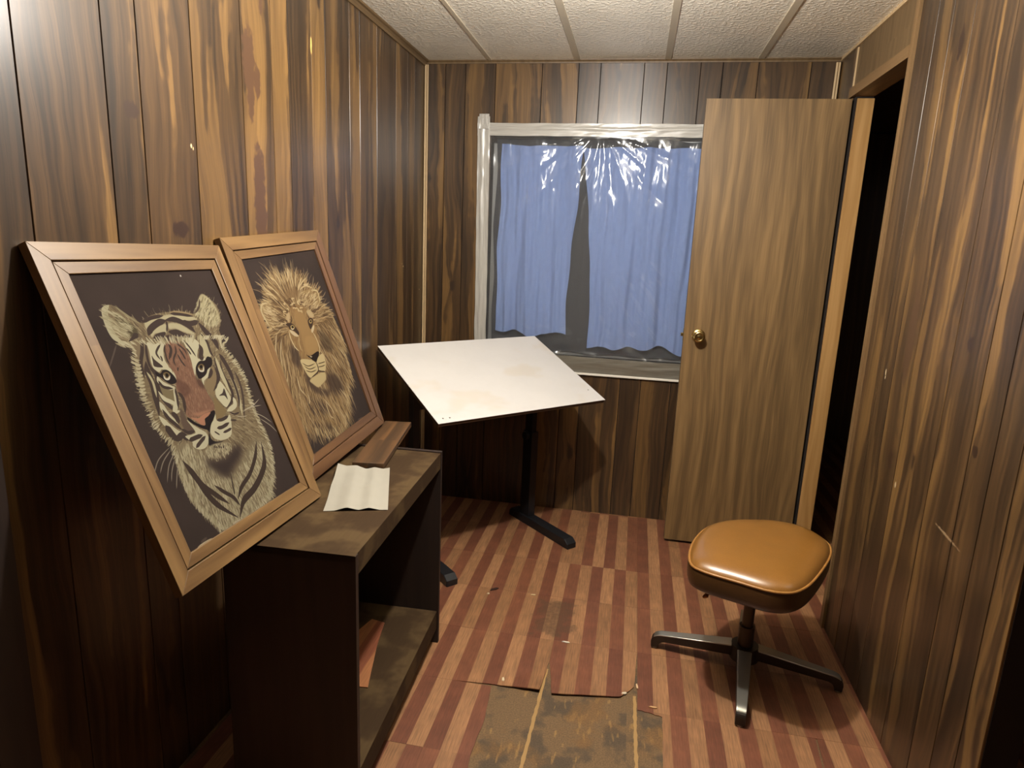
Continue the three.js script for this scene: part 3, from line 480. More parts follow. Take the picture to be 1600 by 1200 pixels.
// ---------------------------------------------------------------- bits on the floor
{
  const chip = (x, y, w, d, turn, col, label) => { const q = onPlane(x, y, 'y', 0.003), s = new THREE.Shape([[-w, -d], [w * 0.4, -d * 1.2], [w, -d * 0.2], [w * 0.7, d], [-w * 0.5, d * 0.7]].map(([a, b]) => new THREE.Vector2(a, b))), e = new THREE.ExtrudeGeometry(s, { depth: 0.0025, bevelEnabled: true, bevelSize: 0.0006, bevelThickness: 0.0006, bevelSegments: 1 }); e.rotateX(-Math.PI / 2); const m = mesh('floor_scrap', e, std({ color: col, roughness: 0.7 })); m.position.set(q.x, 0.0042, q.z); m.rotation.y = turn; tag(m, label, 'scrap', null, 'scraps on the floor'); };
  chip(772, 921, 0.02, 0.006, 0.6, 0x2c140c, 'dark curled chip of vinyl on the striped tiles');
  chip(763, 928, 0.005, 0.003, 0, 0xd8c8a8, 'tiny pale crumb beside the dark vinyl chip');
  chip(833, 930, 0.01, 0.002, 0.1, 0xcbb68c, 'small pale splinter on the tiles near the drafting table');
  chip(884, 1004, 0.014, 0.0025, -0.05, 0xe2dccb, 'pale sliver lying in a tile seam');
  chip(786, 1062, 0.004, 0.008, 0.3, 0xd8c8a8, 'pale shred at the torn tile corner near the shelf');
  chip(975, 1084, 0.009, 0.004, 0.2, 0xd9cdb4, 'pale torn shred at the tile edge near the stool');
  chip(995, 1073, 0.003, 0.011, 0.2, 0xd9b890, 'thin peeled sliver standing along the torn tile edge');
  chip(1020, 1106, 0.013, 0.003, -0.1, 0xc9a070, 'peeled pale edge of a broken tile by the bare patch');
}
// ---------------------------------------------------------------- two framed animal portraits leaning on the left wall
const FR = { m: 0.0615, t: 0.018 };
function framePlane(cx, cy, cz, yaw, tilt, roll, w, h) {
  const u0 = V(Math.cos(yaw), 0, -Math.sin(yaw)), f = V(Math.sin(yaw), 0, Math.cos(yaw)), d0 = f.clone().multiplyScalar(Math.cos(tilt)).add(V(0, -Math.sin(tilt), 0));
  const u = u0.clone().multiplyScalar(Math.cos(roll)).addScaledVector(d0, Math.sin(roll)), d = u0.clone().multiplyScalar(-Math.sin(roll)).addScaledVector(d0, Math.cos(roll));
  const n = new THREE.Vector3().crossVectors(u, d.clone().negate()).normalize(), tl = V(cx, cy, cz).addScaledVector(u, -w / 2).addScaledVector(d, -h / 2);
  return { u, d, n, tl, w, h };
}
const PW = 768, PH = 1072;
function painter(P) {                                             // draws in photo pixels, laid onto the picture's own plane
  const cvs = document.createElement('canvas'); cvs.width = PW; cvs.height = PH; const x = cvs.getContext('2d');
  const { m } = FR, o = { cvs, x };
  o.map = (px, py) => { const r = rayOf(px, py), t = P.tl.clone().sub(camera.position).dot(P.n) / r.dot(P.n), q = camera.position.clone().addScaledVector(r, t).sub(P.tl); return [(q.dot(P.u) - m) / (P.w - 2 * m) * PW, (q.dot(P.d) - m) / (P.h - 2 * m) * PH]; };
  o.zoom = (ox, oy, s) => (pts) => pts.map(([a, b]) => o.map(ox + a / s, oy + b / s));
  const smooth = (p, closed, n = 6) => { const r = [], L = p.length, g = (i) => (closed ? p[(i + L) % L] : p[clamp(i, 0, L - 1)]); for (let i = 0; i < (closed ? L : L - 1); i++) for (let k = 0; k < n; k++) { const t = k / n, a = g(i - 1), b = g(i), c = g(i + 1), d = g(i + 2); r.push([0, 1].map((e) => 0.5 * (2 * b[e] + (c[e] - a[e]) * t + (2 * a[e] - 5 * b[e] + 4 * c[e] - d[e]) * t * t + (3 * b[e] - a[e] - 3 * c[e] + d[e]) * t * t * t))); } if (!closed) r.push(p[L - 1]); return r; };
  o.path = (pts) => { const q = smooth(pts, true); x.beginPath(); q.forEach(([a, b], i) => (i ? x.lineTo(a, b) : x.moveTo(a, b))); x.closePath(); };
  o.fill = (pts, col, blur = 0) => { x.save(); if (blur) x.filter = 'blur(' + blur + 'px)'; o.path(pts); x.fillStyle = col; x.fill(); x.restore(); };
  o.stroke = (pts, w, col, alpha = 1, tip = 0.12) => {              // tapered brush stroke
    const q = smooth(pts, false, 8), L = q.length, l = [], r = [];
    for (let i = 0; i < L; i++) { const a = q[Math.max(0, i - 1)], b = q[Math.min(L - 1, i + 1)], dx = b[0] - a[0], dy = b[1] - a[1], n = Math.hypot(dx, dy) || 1, t = i / (L - 1), k = (w / 2) * Math.max(tip, Math.min(1, Math.sin(Math.PI * t) * 1.5)); l.push([q[i][0] - dy / n * k, q[i][1] + dx / n * k]); r.push([q[i][0] + dy / n * k, q[i][1] - dx / n * k]); }
    x.globalAlpha = alpha; x.beginPath(); [...l, ...r.reverse()].forEach(([a, b], i) => (i ? x.lineTo(a, b) : x.moveTo(a, b))); x.closePath(); x.fillStyle = col; x.fill(); x.globalAlpha = 1;
  };
  // hairs inside or along an outline; dir(x, y) in canvas space
  o.hairs = (n, seed, region, dir, len, wid, cols, alpha, bend = 0.3) => {
    const q = rng(seed); let bx = [1e9, 1e9, -1e9, -1e9]; for (const [a, b] of region) bx = [Math.min(bx[0], a), Math.min(bx[1], b), Math.max(bx[2], a), Math.max(bx[3], b)];
    const inside = (a, b) => { let c = false; for (let i = 0, j = region.length - 1; i < region.length; j = i++) { const [xi, yi] = region[i], [xj, yj] = region[j]; if ((yi > b) !== (yj > b) && a < (xj - xi) * (b - yi) / (yj - yi) + xi) c = !c; } return c; };
    for (let k = 0, t = 0; k < n && t < n * 6; t++) {
      const a = lerp(bx[0], bx[2], q()), b = lerp(bx[1], bx[3], q()); if (!inside(a, b)) continue; k++;
      const an = dir(a, b) + (q() - 0.5) * 0.35, l = len * (0.6 + q() * 0.8), be = (q() - 0.5) * bend, c = Math.cos(an), s = Math.sin(an);
      o.stroke([[a, b], [a + c * l * 0.5 - s * l * be, b + s * l * 0.5 + c * l * be], [a + c * l, b + s * l]], wid * (0.6 + q() * 0.8), cols[Math.floor(q() * cols.length)], alpha * (0.5 + q() * 0.5));
    }
  };
  o.fringe = (pts, step, seed, dir, len, wid, cols, alpha) => { const q = rng(seed), e = smooth(pts, true, 10); let acc = 0; for (let i = 0; i < e.length; i++) { const a = e[i], b = e[(i + 1) % e.length], L = Math.hypot(b[0] - a[0], b[1] - a[1]); acc += L; while (acc > step) { acc -= step; const t = q(), X = lerp(a[0], b[0], t), Y = lerp(a[1], b[1], t), an = dir(X, Y) + (q() - 0.5) * 0.4, l = len * (0.5 + q()), c = Math.cos(an), s = Math.sin(an), be = (q() - 0.5) * 0.3; o.stroke([[X - c * l * 0.7, Y - s * l * 0.7], [X - s * l * be, Y + c * l * be], [X + c * l * 0.6, Y + s * l * 0.6]], wid * (0.6 + q() * 0.7), cols[Math.floor(q() * cols.length)], alpha); } } };
  o.ground = (a, b) => { const im = x.createImageData(PW, PH), c = [0, 0, 0]; for (let j = 0; j < PH; j++) for (let i = 0; i < PW; i++) { const n = fbm(i / 260, j / 260, 3), f = noise(i / 2.3, j / 2.3); mix3(c, a, b, clamp(0.5 + n)); const t = 1 + 0.04 * f, k = (j * PW + i) * 4; im.data[k] = c[0] * t; im.data[k + 1] = c[1] * t; im.data[k + 2] = c[2] * t; im.data[k + 3] = 255; } x.putImageData(im, 0, 0); };
  return o;
}
const cen = (pts) => { let a = 0, b = 0; for (const p of pts) { a += p[0]; b += p[1]; } return [a / pts.length, b / pts.length]; };
function paintTiger(P) {
  const o = painter(P), A = o.zoom(150, 440, 6.668), B = o.zoom(220, 560, 7.273), C = o.zoom(230, 680, 6.314), O = o.zoom(100, 400, 2.4);
  const DK = '#4c3e38', CR = '#c9c09a', WH = '#d8d2b0', TN = '#9c8462', PK = '#8f6a54', S = (z, p, w, c = DK, a = 1) => o.stroke(z(p), w, c, a), F = (z, p, c, b = 0) => o.fill(z(p), c, b);
  o.ground([76, 62, 56], [66, 54, 49]);
  const sil = O([[160, 190], [178, 177], [215, 192], [265, 226], [300, 246], [312, 232], [345, 215], [400, 205], [450, 205], [497, 214], [510, 185], [518, 147], [530, 138], [555, 156], [580, 180], [594, 215], [596, 255], [590, 270], [600, 300], [604, 335], [625, 360], [660, 405], [688, 455], [703, 510], [718, 560], [738, 610], [763, 660], [783, 710], [793, 770], [793, 830], [783, 880], [768, 915], [735, 955], [700, 983], [660, 995], [622, 1020], [590, 1003], [550, 973], [510, 935], [480, 890], [457, 840], [442, 790], [427, 740], [412, 700], [377, 665], [347, 620], [327, 570], [302, 510], [287, 450], [277, 390], [270, 340], [240, 323], [207, 298], [177, 255], [163, 212]]);
  const [nx, ny] = B([[740, 620]])[0], out = (a, b) => Math.atan2(b - ny, a - nx), fur = (a, b) => { const t = out(a, b); return Math.atan2(Math.sin(t) + 0.35, Math.cos(t)); };
  o.fill(sil, '#8a795c'); 
  o.hairs(2600, 1, sil, fur, 26, 4, ['#b3a682', '#c4b994', '#75654c', '#a2926e', '#5c4d3e'], 0.75);
  // neck and cheek ruff, brighter
  const neck = C([[310, 130], [420, 60], [560, 130], [650, 260], [760, 370], [850, 400], [960, 230], [1080, 40], [1200, 60], [1260, 300], [1260, 560], [1150, 720], [980, 820], [860, 930], [740, 900], [560, 720], [420, 540], [340, 330]]);
  o.fill(neck, '#94876a', 8); o.hairs(1900, 2, neck, (a, b) => Math.atan2(1, (a - nx) / 900), 34, 4.5, ['#c8be9a', '#b5a985', '#d2c9a6', '#83745a'], 0.8);
  // face whites
  F(A, [[430, 640], [500, 560], [560, 610], [600, 760], [640, 880], [700, 930], [640, 960], [540, 900], [470, 800]], '#8d7c60', 3);
  F(A, [[560, 620], [640, 640], [710, 600], [745, 620], [730, 700], [745, 800], [795, 880], [850, 950], [870, 1020], [800, 940], [720, 903], [690, 930], [640, 905], [605, 830], [585, 720]], WH);
  F(A, [[930, 575], [1050, 585], [1105, 640], [1085, 720], [1092, 790], [1160, 780], [1165, 812], [1110, 815], [1072, 870], [1062, 985], [1040, 960], [1030, 850], [1000, 750], [960, 660]], WH);
  F(A, [[600, 480], [680, 450], [755, 430], [760, 520], [650, 530], [610, 570]], CR, 2); F(A, [[790, 420], [900, 430], [1000, 490], [1060, 540], [960, 520], [860, 480], [790, 480]], CR, 2);
  F(A, [[1120, 520], [1160, 580], [1200, 680], [1230, 760], [1160, 780], [1110, 640]], CR);
  F(A, [[540, 400], [700, 345], [860, 330], [1040, 355], [1080, 385], [960, 395], [850, 380], [740, 385], [620, 420], [570, 500]], CR, 2);
  F(A, [[800, 305], [880, 292], [1000, 315], [1060, 335], [950, 330], [850, 322]], '#b09a70', 2);
  // stripes of the crown
  S(A, [[575, 550], [600, 480], [680, 415], [760, 392]], 26); S(A, [[745, 392], [840, 382], [930, 415], [1010, 465], [1065, 520]], 24); S(A, [[510, 415], [600, 368], [730, 342]], 15); S(A, [[800, 322], [900, 328], [1040, 350]], 13); S(A, [[920, 398], [1010, 425], [1100, 400]], 22); S(A, [[760, 395], [770, 450], [765, 510]], 9);
  F(A, [[628, 575], [660, 532], [748, 512], [742, 562], [700, 588], [640, 612]], DK); F(A, [[785, 505], [870, 488], [960, 530], [1045, 562], [930, 572], [830, 545]], DK); F(A, [[745, 590], [770, 545], [840, 560], [880, 600], [800, 610]], '#4b3a34', 2);
  S(A, [[1090, 410], [1180, 520], [1260, 600], [1305, 700]], 30); S(A, [[1110, 520], [1180, 610], [1220, 720], [1250, 770]], 13); S(A, [[1100, 640], [1125, 700], [1120, 780], [1150, 780]], 22); S(A, [[935, 590], [1010, 680], [1070, 770]], 8); S(A, [[970, 680], [1000, 720], [1020, 750]], 8);
  S(A, [[705, 635], [670, 690], [660, 740], [705, 805]], 9); F(A, [[612, 760], [640, 800], [728, 876], [640, 872], [622, 820]], DK); S(A, [[500, 560], [512, 700], [500, 850], [540, 1000]], 16); S(A, [[548, 600], [560, 750], [600, 880], [690, 945]], 12); S(A, [[700, 760], [715, 790], [720, 820]], 7);
  // nose bridge
  const bridge = [...A([[748, 660], [790, 605], [850, 600], [930, 650], [985, 730], [1022, 830], [1050, 940], [1080, 1010]]), ...B([[700, 230], [750, 310], [800, 400], [850, 480], [872, 560], [850, 585], [760, 622], [690, 655], [620, 662], [555, 640], [532, 560], [520, 470], [480, 400], [445, 350], [430, 260]]), ...A([[868, 1000], [840, 930], [780, 840], [752, 740]])];
  o.fill(bridge, PK, 1); o.hairs(700, 3, bridge, () => 1.75, 16, 4, ['#a57e64', '#7a5745', '#94705a', '#b08c70'], 0.5);
  F(B, [[430, 220], [520, 260], [600, 330], [560, 420], [480, 380]], 'rgba(96,66,54,0.55)', 6); F(B, [[660, 200], [730, 260], [760, 330], [690, 300]], 'rgba(70,48,42,0.6)', 5);
  F(B, [[620, 620], [700, 600], [830, 570], [790, 600], [700, 640]], '#b58468', 3);
  S(A, [[785, 640], [812, 700], [790, 800]], 13); S(A, [[850, 650], [862, 720], [838, 800], [860, 870]], 8); S(A, [[875, 740], [920, 820], [965, 875]], 8); S(A, [[890, 680], [935, 750], [962, 800]], 9); S(A, [[752, 640], [744, 700], [770, 800], [800, 855]], 8); S(A, [[800, 540], [830, 600], [880, 640], [950, 700], [980, 760]], 8); S(A, [[885, 880], [880, 920]], 7);
  // lower face
  F(B, [[240, 300], [300, 322], [402, 342], [412, 475], [330, 440], [270, 370]], '#8b7d5c', 1); F(B, [[860, 430], [920, 490], [985, 560], [1000, 600], [950, 665], [900, 690], [880, 600]], '#8f7b55', 1);
  F(B, [[810, 60], [850, 80], [890, 180], [880, 300], [860, 430], [800, 370], [750, 290], [800, 210]], '#94805f', 2);
  S(B, [[90, 20], [110, 140], [165, 270], [205, 430], [245, 650]], 30); S(B, [[130, 100], [205, 180], [232, 320], [290, 450], [380, 545], [470, 585]], 18); 
  S(B, [[100, 140], [170, 255], [215, 430]], 11, CR); S(B, [[245, 480], [330, 620], [480, 780]], 24, WH); S(B, [[240, 640], [330, 740], [460, 840], [540, 860]], 24, WH); S(B, [[408, 300], [430, 460], [445, 590]], 13, WH); S(B, [[232, 360], [300, 445], [415, 505], [420, 590], [490, 580]], 18, WH);
  S(B, [[278, 565], [340, 660], [420, 730], [505, 805]], 17); S(B, [[380, 605], [435, 650], [468, 730]], 22); S(B, [[315, 750], [380, 840], [445, 925]], 30); S(B, [[440, 930], [505, 860], [575, 920]], 26); S(B, [[420, 330], [445, 430], [462, 560]], 11); S(B, [[455, 370], [515, 450], [540, 610]], 16, '#4d3d36');
  F(B, [[478, 560], [520, 600], [560, 690], [640, 800], [600, 830], [530, 800], [490, 700]], '#6d5a4c', 2); S(B, [[500, 790], [570, 830], [650, 812]], 14);
  F(B, [[910, 240], [965, 285], [1015, 365], [1052, 435], [1040, 505], [1000, 542], [950, 500], [888, 420], [880, 340]], WH); F(B, [[975, 330], [1003, 400], [1017, 455], [980, 412], [922, 412], [958, 380]], DK);
  S(B, [[880, 0], [930, 160], [1000, 290], [1060, 400]], 13, CR); S(B, [[930, 0], [962, 160], [1032, 290], [1072, 390], [1062, 480], [1000, 560]], 16); S(B, [[1015, 60], [1062, 200], [1112, 330], [1155, 490], [1185, 640]], 20, CR); S(B, [[1000, 20], [1040, 150], [1098, 290], [1140, 430], [1150, 560]], 15); S(B, [[860, 60], [900, 180], [892, 290], [858, 360]], 10); S(B, [[1090, 130], [1150, 260], [1190, 420], [1210, 700]], 13, '#55463c'); S(B, [[1080, 430], [1100, 520], [1010, 590]], 22, WH);
  F(B, [[790, 40], [812, 62], [822, 140], [792, 202], [752, 242], [750, 292], [724, 230], [740, 190], [782, 150]], WH); F(B, [[822, 100], [850, 140], [830, 200], [795, 212]], DK);
  S(A, [[668, 975], [700, 1035], [780, 1085], [855, 1095]], 22, WH); S(A, [[685, 1040], [740, 1085], [830, 1105]], 10); S(B, [[232, 240], [290, 310], [400, 330]], 12);
  F(A, [[650, 930], [700, 945], [730, 908], [782, 915], [842, 970], [870, 1032], [820, 1057], [760, 1032], [708, 990], [660, 965]], '#2a2020'); F(A, [[730, 945], [765, 930], [800, 955], [800, 1000], [765, 1012], [738, 985]], '#7d6844'); F(A, [[752, 950], [775, 945], [785, 970], [765, 985]], '#1c1414'); S(A, [[732, 958], [752, 1000], [786, 1003], [802, 965]], 8, '#e6e0c8');
  F(A, [[1068, 885], [1100, 822], [1160, 810], [1188, 770], [1232, 790], [1236, 860], [1192, 905], [1170, 962], [1110, 1002], [1080, 960]], '#2a2020'); F(A, [[1090, 870], [1125, 845], [1155, 865], [1155, 905], [1120, 925], [1095, 905]], '#7d6844'); F(A, [[1108, 868], [1130, 858], [1138, 885], [1118, 895]], '#1c1414'); S(A, [[1094, 880], [1110, 917], [1146, 917], [1148, 868]], 8, '#e6e0c8');
  S(A, [[1250, 765], [1290, 900], [1312, 990], [1275, 1090]], 11); S(A, [[1310, 740], [1380, 850], [1465, 1010]], 24); S(A, [[1270, 770], [1330, 920], [1420, 1130]], 14, CR);
  F(B, [[555, 688], [620, 738], [700, 788], [770, 830], [802, 890], [797, 960], [760, 1010], [690, 1022], [630, 990], [618, 940], [570, 905], [540, 872], [620, 850], [652, 820]], WH); F(B, [[872, 592], [882, 640], [900, 690], [1000, 662], [1042, 630], [1062, 740], [1060, 850], [1010, 902], [930, 917], [860, 890], [820, 820], [835, 730], [860, 680]], WH);
  F(B, [[560, 658], [600, 678], [660, 720], [740, 750], [768, 740], [758, 660], [790, 622], [860, 578], [876, 620], [852, 690], [826, 750], [816, 830], [790, 802], [720, 780], [640, 740], [580, 700]], '#241a1a'); F(B, [[600, 660], [690, 666], [750, 622], [822, 600], [800, 640], [758, 680], [764, 742], [720, 742], [660, 700]], '#c18a6c');
  F(B, [[808, 830], [832, 900], [880, 932], [965, 930], [900, 962], [840, 982], [803, 962]], '#2c2222');
  S(B, [[580, 925], [650, 892], [735, 858]], 18); S(B, [[662, 1005], [710, 940], [768, 870]], 15); S(B, [[895, 692], [960, 682], [1025, 640]], 14); S(B, [[898, 782], [960, 768], [1035, 718]], 15); S(B, [[968, 832], [1020, 808], [1062, 780]], 11); S(B, [[868, 818], [930, 858]], 7); S(B, [[1040, 600], [1100, 620], [1150, 600]], 8); S(B, [[1050, 690], [1120, 690]], 7);
  const chin = B([[780, 1010], [860, 962], [960, 942], [1042, 950], [1062, 1000], [1030, 1060], [950, 1100], [860, 1120], [790, 1090], [758, 1050]]); o.fill(C([[600, 235], [700, 232], [800, 200], [880, 110], [965, 95], [940, 220], [880, 310], [835, 402], [760, 380], [700, 345], [640, 300]]), '#453833', 14); o.fill(chin, '#a89c7c', 2); o.hairs(260, 5, chin, () => 1.7, 16, 4, ['#d0c6a2', '#6b5d4a', '#bdb290'], 0.8); for (const k of [0, 1, 2, 3, 4]) S(C, [[690 + k * 22, 90 + (k % 2) * 10], [700 + k * 20, 120]], 6);
  // neck bands
  S(C, [[375, 240], [450, 330], [540, 450], [620, 570], [740, 690], [935, 808]], 26, '#4a3b33'); S(C, [[470, 330], [560, 465], [680, 560], [840, 668]], 22, '#4a3b33'); S(C, [[690, 485], [790, 552], [880, 605], [945, 685]], 17, '#4a3b33'); S(C, [[850, 370], [880, 520], [892, 580]], 7, '#4a3b33'); S(C, [[1102, 50], [1092, 200], [1040, 370], [960, 500], [925, 620]], 19, '#4a3b33'); S(C, [[1150, 60], [1182, 250], [1152, 380], [1080, 520], [980, 640], [945, 800]], 28, '#4a3b33');
  // fringe of cheek and neck hair, ears
  o.fringe(sil.slice(18, 52), 4.6, 6, fur, 24, 4.5, ['#c4ba96', '#b3a884', '#d4ccaa'], 0.9);
  F(A, [[235, 325], [330, 378], [455, 478], [462, 545], [390, 562], [320, 505], [250, 425]], '#61563f', 3); S(A, [[165, 232], [122, 290], [150, 420], [222, 560], [335, 640]], 26, '#c9c3a0'); o.hairs(160, 7, A([[150, 260], [330, 370], [470, 480], [380, 600], [250, 560], [170, 420]]), () => -2.5, 34, 4, ['#cfc7a4', '#b2a884'], 0.85); S(A, [[220, 240], [340, 330], [490, 430]], 8, '#a59a78'); for (const e of [0, 1, 2]) S(A, [[370 + e * 20, 610 - e * 15], [430, 575 - e * 20], [475, 560 - e * 12]], 8);
  const er = A([[1090, 180], [1130, 120], [1200, 160], [1270, 250], [1310, 350], [1300, 440], [1200, 450], [1100, 370], [1060, 320]]); o.fill(er, '#bfb58e', 2); o.hairs(180, 8, er, () => 2.4, 30, 4, ['#d8cfaa', '#8c7e5e', '#c9bf9a', '#6b5f48'], 0.7); S(A, [[1060, 320], [1100, 250], [1105, 170]], 9, '#5a4a3e');
  for (let k = 0; k < 9; k++) { S(A, [[1285 + k * 5, 545 + k * 16], [1310 + k * 4, 556 + k * 15], [1335, 552 + k * 15]], 6, '#d2caa8'); S(A, [[435 + k * 7, 850 + k * 36], [465 + k * 7, 862 + k * 36], [500 + k * 7, 852 + k * 36]], 9, '#c9c09c'); }
  // whiskers and scuffs
  for (const w of [[[260, 100], [150, 220], [110, 330], [104, 400]], [[265, 130], [190, 250], [158, 370]], [[300, 160], [245, 290], [228, 460]], [[300, 230], [275, 340], [270, 450]], [[330, 300], [322, 420], [320, 520]]]) S(C, w, 4, '#b9ae98', 0.8);
  for (const w of [[[1190, 580], [1300, 525], [1375, 448]], [[1180, 600], [1280, 545], [1400, 520]], [[1290, 590], [1420, 650], [1520, 720]], [[1380, 670], [1500, 750], [1592, 842]], [[1100, 640], [1180, 650], [1240, 640]]]) S(B, w, 4, '#c4b9a0', 0.85);
  S(A, [[245, 640], [210, 760], [170, 890]], 6, '#8a7d6e', 0.5); S(C, [[515, 1115], [600, 1052], [692, 1004]], 9, '#d8c8a6'); S(C, [[560, 1050], [620, 1000]], 10, '#8d7c6c', 0.4); S(C, [[880, 870], [960, 830]], 16, '#d0c2a4', 0.8); S(O, [[446, 66], [448, 74]], 8, '#e0d8cc');
  return o.cvs;
}
function paintLion(P) {
  const o = painter(P), D = o.zoom(390, 400, 7.5), E = o.zoom(420, 520, 6.318), S = (z, p, w, c, a = 1) => o.stroke(z(p), w, c, a), F = (z, p, c, b = 0) => o.fill(z(p), c, b), DK = '#4a382b';
  o.ground([78, 64, 58], [65, 55, 50]);
  const sil = [...D([[165, 590], [195, 545], [235, 520], [215, 430], [235, 335], [270, 250], [330, 205], [420, 240], [475, 190], [515, 195], [590, 230], [670, 270], [715, 330], [758, 375], [800, 398], [836, 470], [850, 545], [900, 575], [955, 640], [1010, 730], [1055, 850], [1110, 960], [1145, 1090]]), ...E([[750, 160], [795, 270], [835, 440], [800, 540], [805, 740], [780, 880], [730, 970], [620, 990], [500, 970], [360, 940], [300, 860], [270, 740], [215, 620], [190, 520], [130, 400], [75, 250]]), ...D([[285, 1100], [255, 1030], [210, 930], [205, 875], [275, 845], [205, 720]])];
  const [fx, fy] = D([[640, 830]])[0], flow = (a, b) => { const dx = a - fx, dy = b - fy, t = Math.atan2(dy, dx); return b > fy ? Math.atan2(Math.sin(t) + 1.3, Math.cos(t) * 0.8) : Math.atan2(Math.sin(t) + 0.2, Math.cos(t)); };
  o.fill(sil, '#7c6242', 6);
  o.hairs(1500, 1, sil, flow, 70, 9, ['#8f7350', '#6b5238', '#a3865c', '#574330', '#b3966a'], 0.6); o.hairs(900, 2, sil, flow, 80, 6, ['#c4a878', '#b0915f', '#5a4430', '#d2b888'], 0.65); o.hairs(420, 3, sil, flow, 95, 5, ['#d9c193', '#cdb182'], 0.75);
  // darker hollows of the mane
  for (const [p, b] of [[[[400, 350], [430, 440], [520, 540], [640, 560], [600, 620], [480, 580], [400, 480]], 10], [[[600, 400], [700, 420], [760, 560], [680, 620], [610, 520]], 14], [[[420, 660], [560, 680], [640, 780], [500, 820], [420, 760]], 16], [[[340, 930], [600, 900], [760, 960], [600, 1010], [380, 1000]], 18], [[[230, 120], [330, 200], [340, 330], [270, 300]], 12]]) F(E, p, 'rgba(74,58,48,0.75)', b);
  F(D, [[840, 860], [960, 960], [1000, 1100], [880, 1080], [850, 960]], 'rgba(70,54,40,0.55)', 10);
  o.hairs(170, 4, E([[250, 560], [800, 520], [790, 860], [300, 880]]), () => 1.35, 120, 6, ['#cbb083', '#b99a6c', '#a68758'], 0.7);
  for (const w of [[[690, 120], [790, 260], [850, 460]], [[640, 200], [720, 330]], [[720, 540], [790, 640], [810, 730]], [[580, 660], [620, 800], [665, 840]], [[400, 590], [425, 650], [420, 700]], [[210, 430], [190, 560], [210, 650]], [[560, 640], [640, 740], [670, 800]], [[300, 420], [330, 540], [380, 600]], [[100, 0], [90, 160], [95, 300]], [[150, 40], [140, 200], [160, 330]], [[720, 760], [780, 860], [770, 940]], [[480, 920], [510, 1020]], [[640, 900], [720, 1000], [745, 1010]], [[570, 960], [625, 1050]], [[160, 380], [125, 420]], [[60, 100], [40, 180]]]) S(E, w, 9, '#dcc59a', 0.8);
  o.fringe(sil, 9, 5, flow, 50, 5.5, ['#c9ae7e', '#a98b5e', '#d8c090'], 0.8);
  for (const w of [[[320, 190], [360, 250], [400, 340]], [[470, 130], [475, 230], [470, 300]], [[510, 170], [520, 260], [540, 350]], [[560, 200], [560, 290], [570, 360]], [[260, 240], [330, 290], [400, 400]], [[225, 330], [300, 380], [380, 460]], [[210, 430], [290, 450], [360, 520]], [[680, 250], [620, 330], [590, 400]], [[640, 240], [610, 310], [590, 370]], [[760, 370], [680, 340], [610, 390]], [[720, 320], [650, 330]]]) S(D, w, 9, '#dcc596', 0.9);
  F(D, [[430, 430], [500, 360], [580, 400], [600, 470], [520, 500], [440, 490]], 'rgba(140,112,76,0.7)', 8);
  // ears
  const el = D([[162, 590], [200, 545], [260, 560], [310, 680], [285, 830], [212, 720]]); o.fill(el, '#b0966a', 2); o.hairs(110, 6, el, () => 0.5, 46, 6, ['#d9c498', '#8b6f4a', '#c9b084'], 0.85); S(D, [[250, 540], [175, 560], [165, 640], [210, 730], [270, 830]], 12, '#d6c294');
  const er = D([[640, 400], [740, 392], [800, 395], [840, 470], [852, 560], [760, 570], [690, 520], [640, 450]]); o.fill(er, '#a98d60', 2); o.hairs(110, 7, er, () => 2.8, 46, 6, ['#d9c498', '#8b6f4a', '#c9b084'], 0.85); S(D, [[740, 395], [810, 400], [838, 470], [846, 540]], 9, '#dcc998');
  // face
  const face = [...D([[470, 700], [500, 600], [560, 560], [660, 590], [720, 650], [780, 760], [830, 940], [850, 1060]]), ...E([[525, 190], [420, 260], [345, 262]]), ...D([[600, 1100], [520, 980], [475, 850]])]; o.fill(face, '#9a7a50', 4); o.hairs(420, 8, face, (a, b) => 1.9, 26, 5, ['#b3945f', '#846540', '#c4a670'], 0.5);
  F(D, [[560, 620], [640, 640], [700, 760], [780, 920], [830, 1050], [830, 1110], [740, 1150], [690, 1150], [650, 1020], [620, 880], [560, 760]], '#ac8a5a', 5); F(D, [[690, 940], [790, 950], [830, 1050], [800, 1120], [720, 1140], [680, 1050]], '#b5925f', 5);
  for (let k = 0; k < 26; k++) { const q = rng(60 + k), a = 420 + q() * 260, b = 500 + q() * 160, t = q() * 6; S(D, [[a, b], [a + 22 * Math.cos(t), b + 16 * Math.sin(t)], [a + 36 * Math.cos(t + 1.2), b + 26 * Math.sin(t + 1.2)]], 9, k % 3 ? '#d8bf90' : '#6a5036', 0.9); }
  for (let k = 0; k < 20; k++) { const q = rng(160 + k), a = 390 + q() * 90, b = 640 + q() * 150; S(D, [[a, b], [a + 14, b + 12], [a + 26, b + 16]], 7, k % 2 ? '#d4ba88' : '#5d4630', 0.8); }
  F(D, [[455, 690], [490, 650], [500, 720], [480, 770]], '#cbb084', 2); S(D, [[510, 690], [520, 740], [500, 790]], 7, DK); S(D, [[690, 650], [710, 690], [720, 730]], 8, DK, 0.8); F(D, [[690, 640], [730, 620], [780, 690], [760, 720], [720, 700]], '#cdb486', 3);
  S(D, [[480, 850], [510, 960], [560, 1060], [610, 1110]], 8, '#dcc698'); S(D, [[600, 930], [610, 1030], [640, 1110]], 6, '#c9ae7c'); S(D, [[765, 880], [820, 990], [850, 1090]], 8, '#dcc698'); S(D, [[820, 850], [835, 920]], 6, '#6a5036');
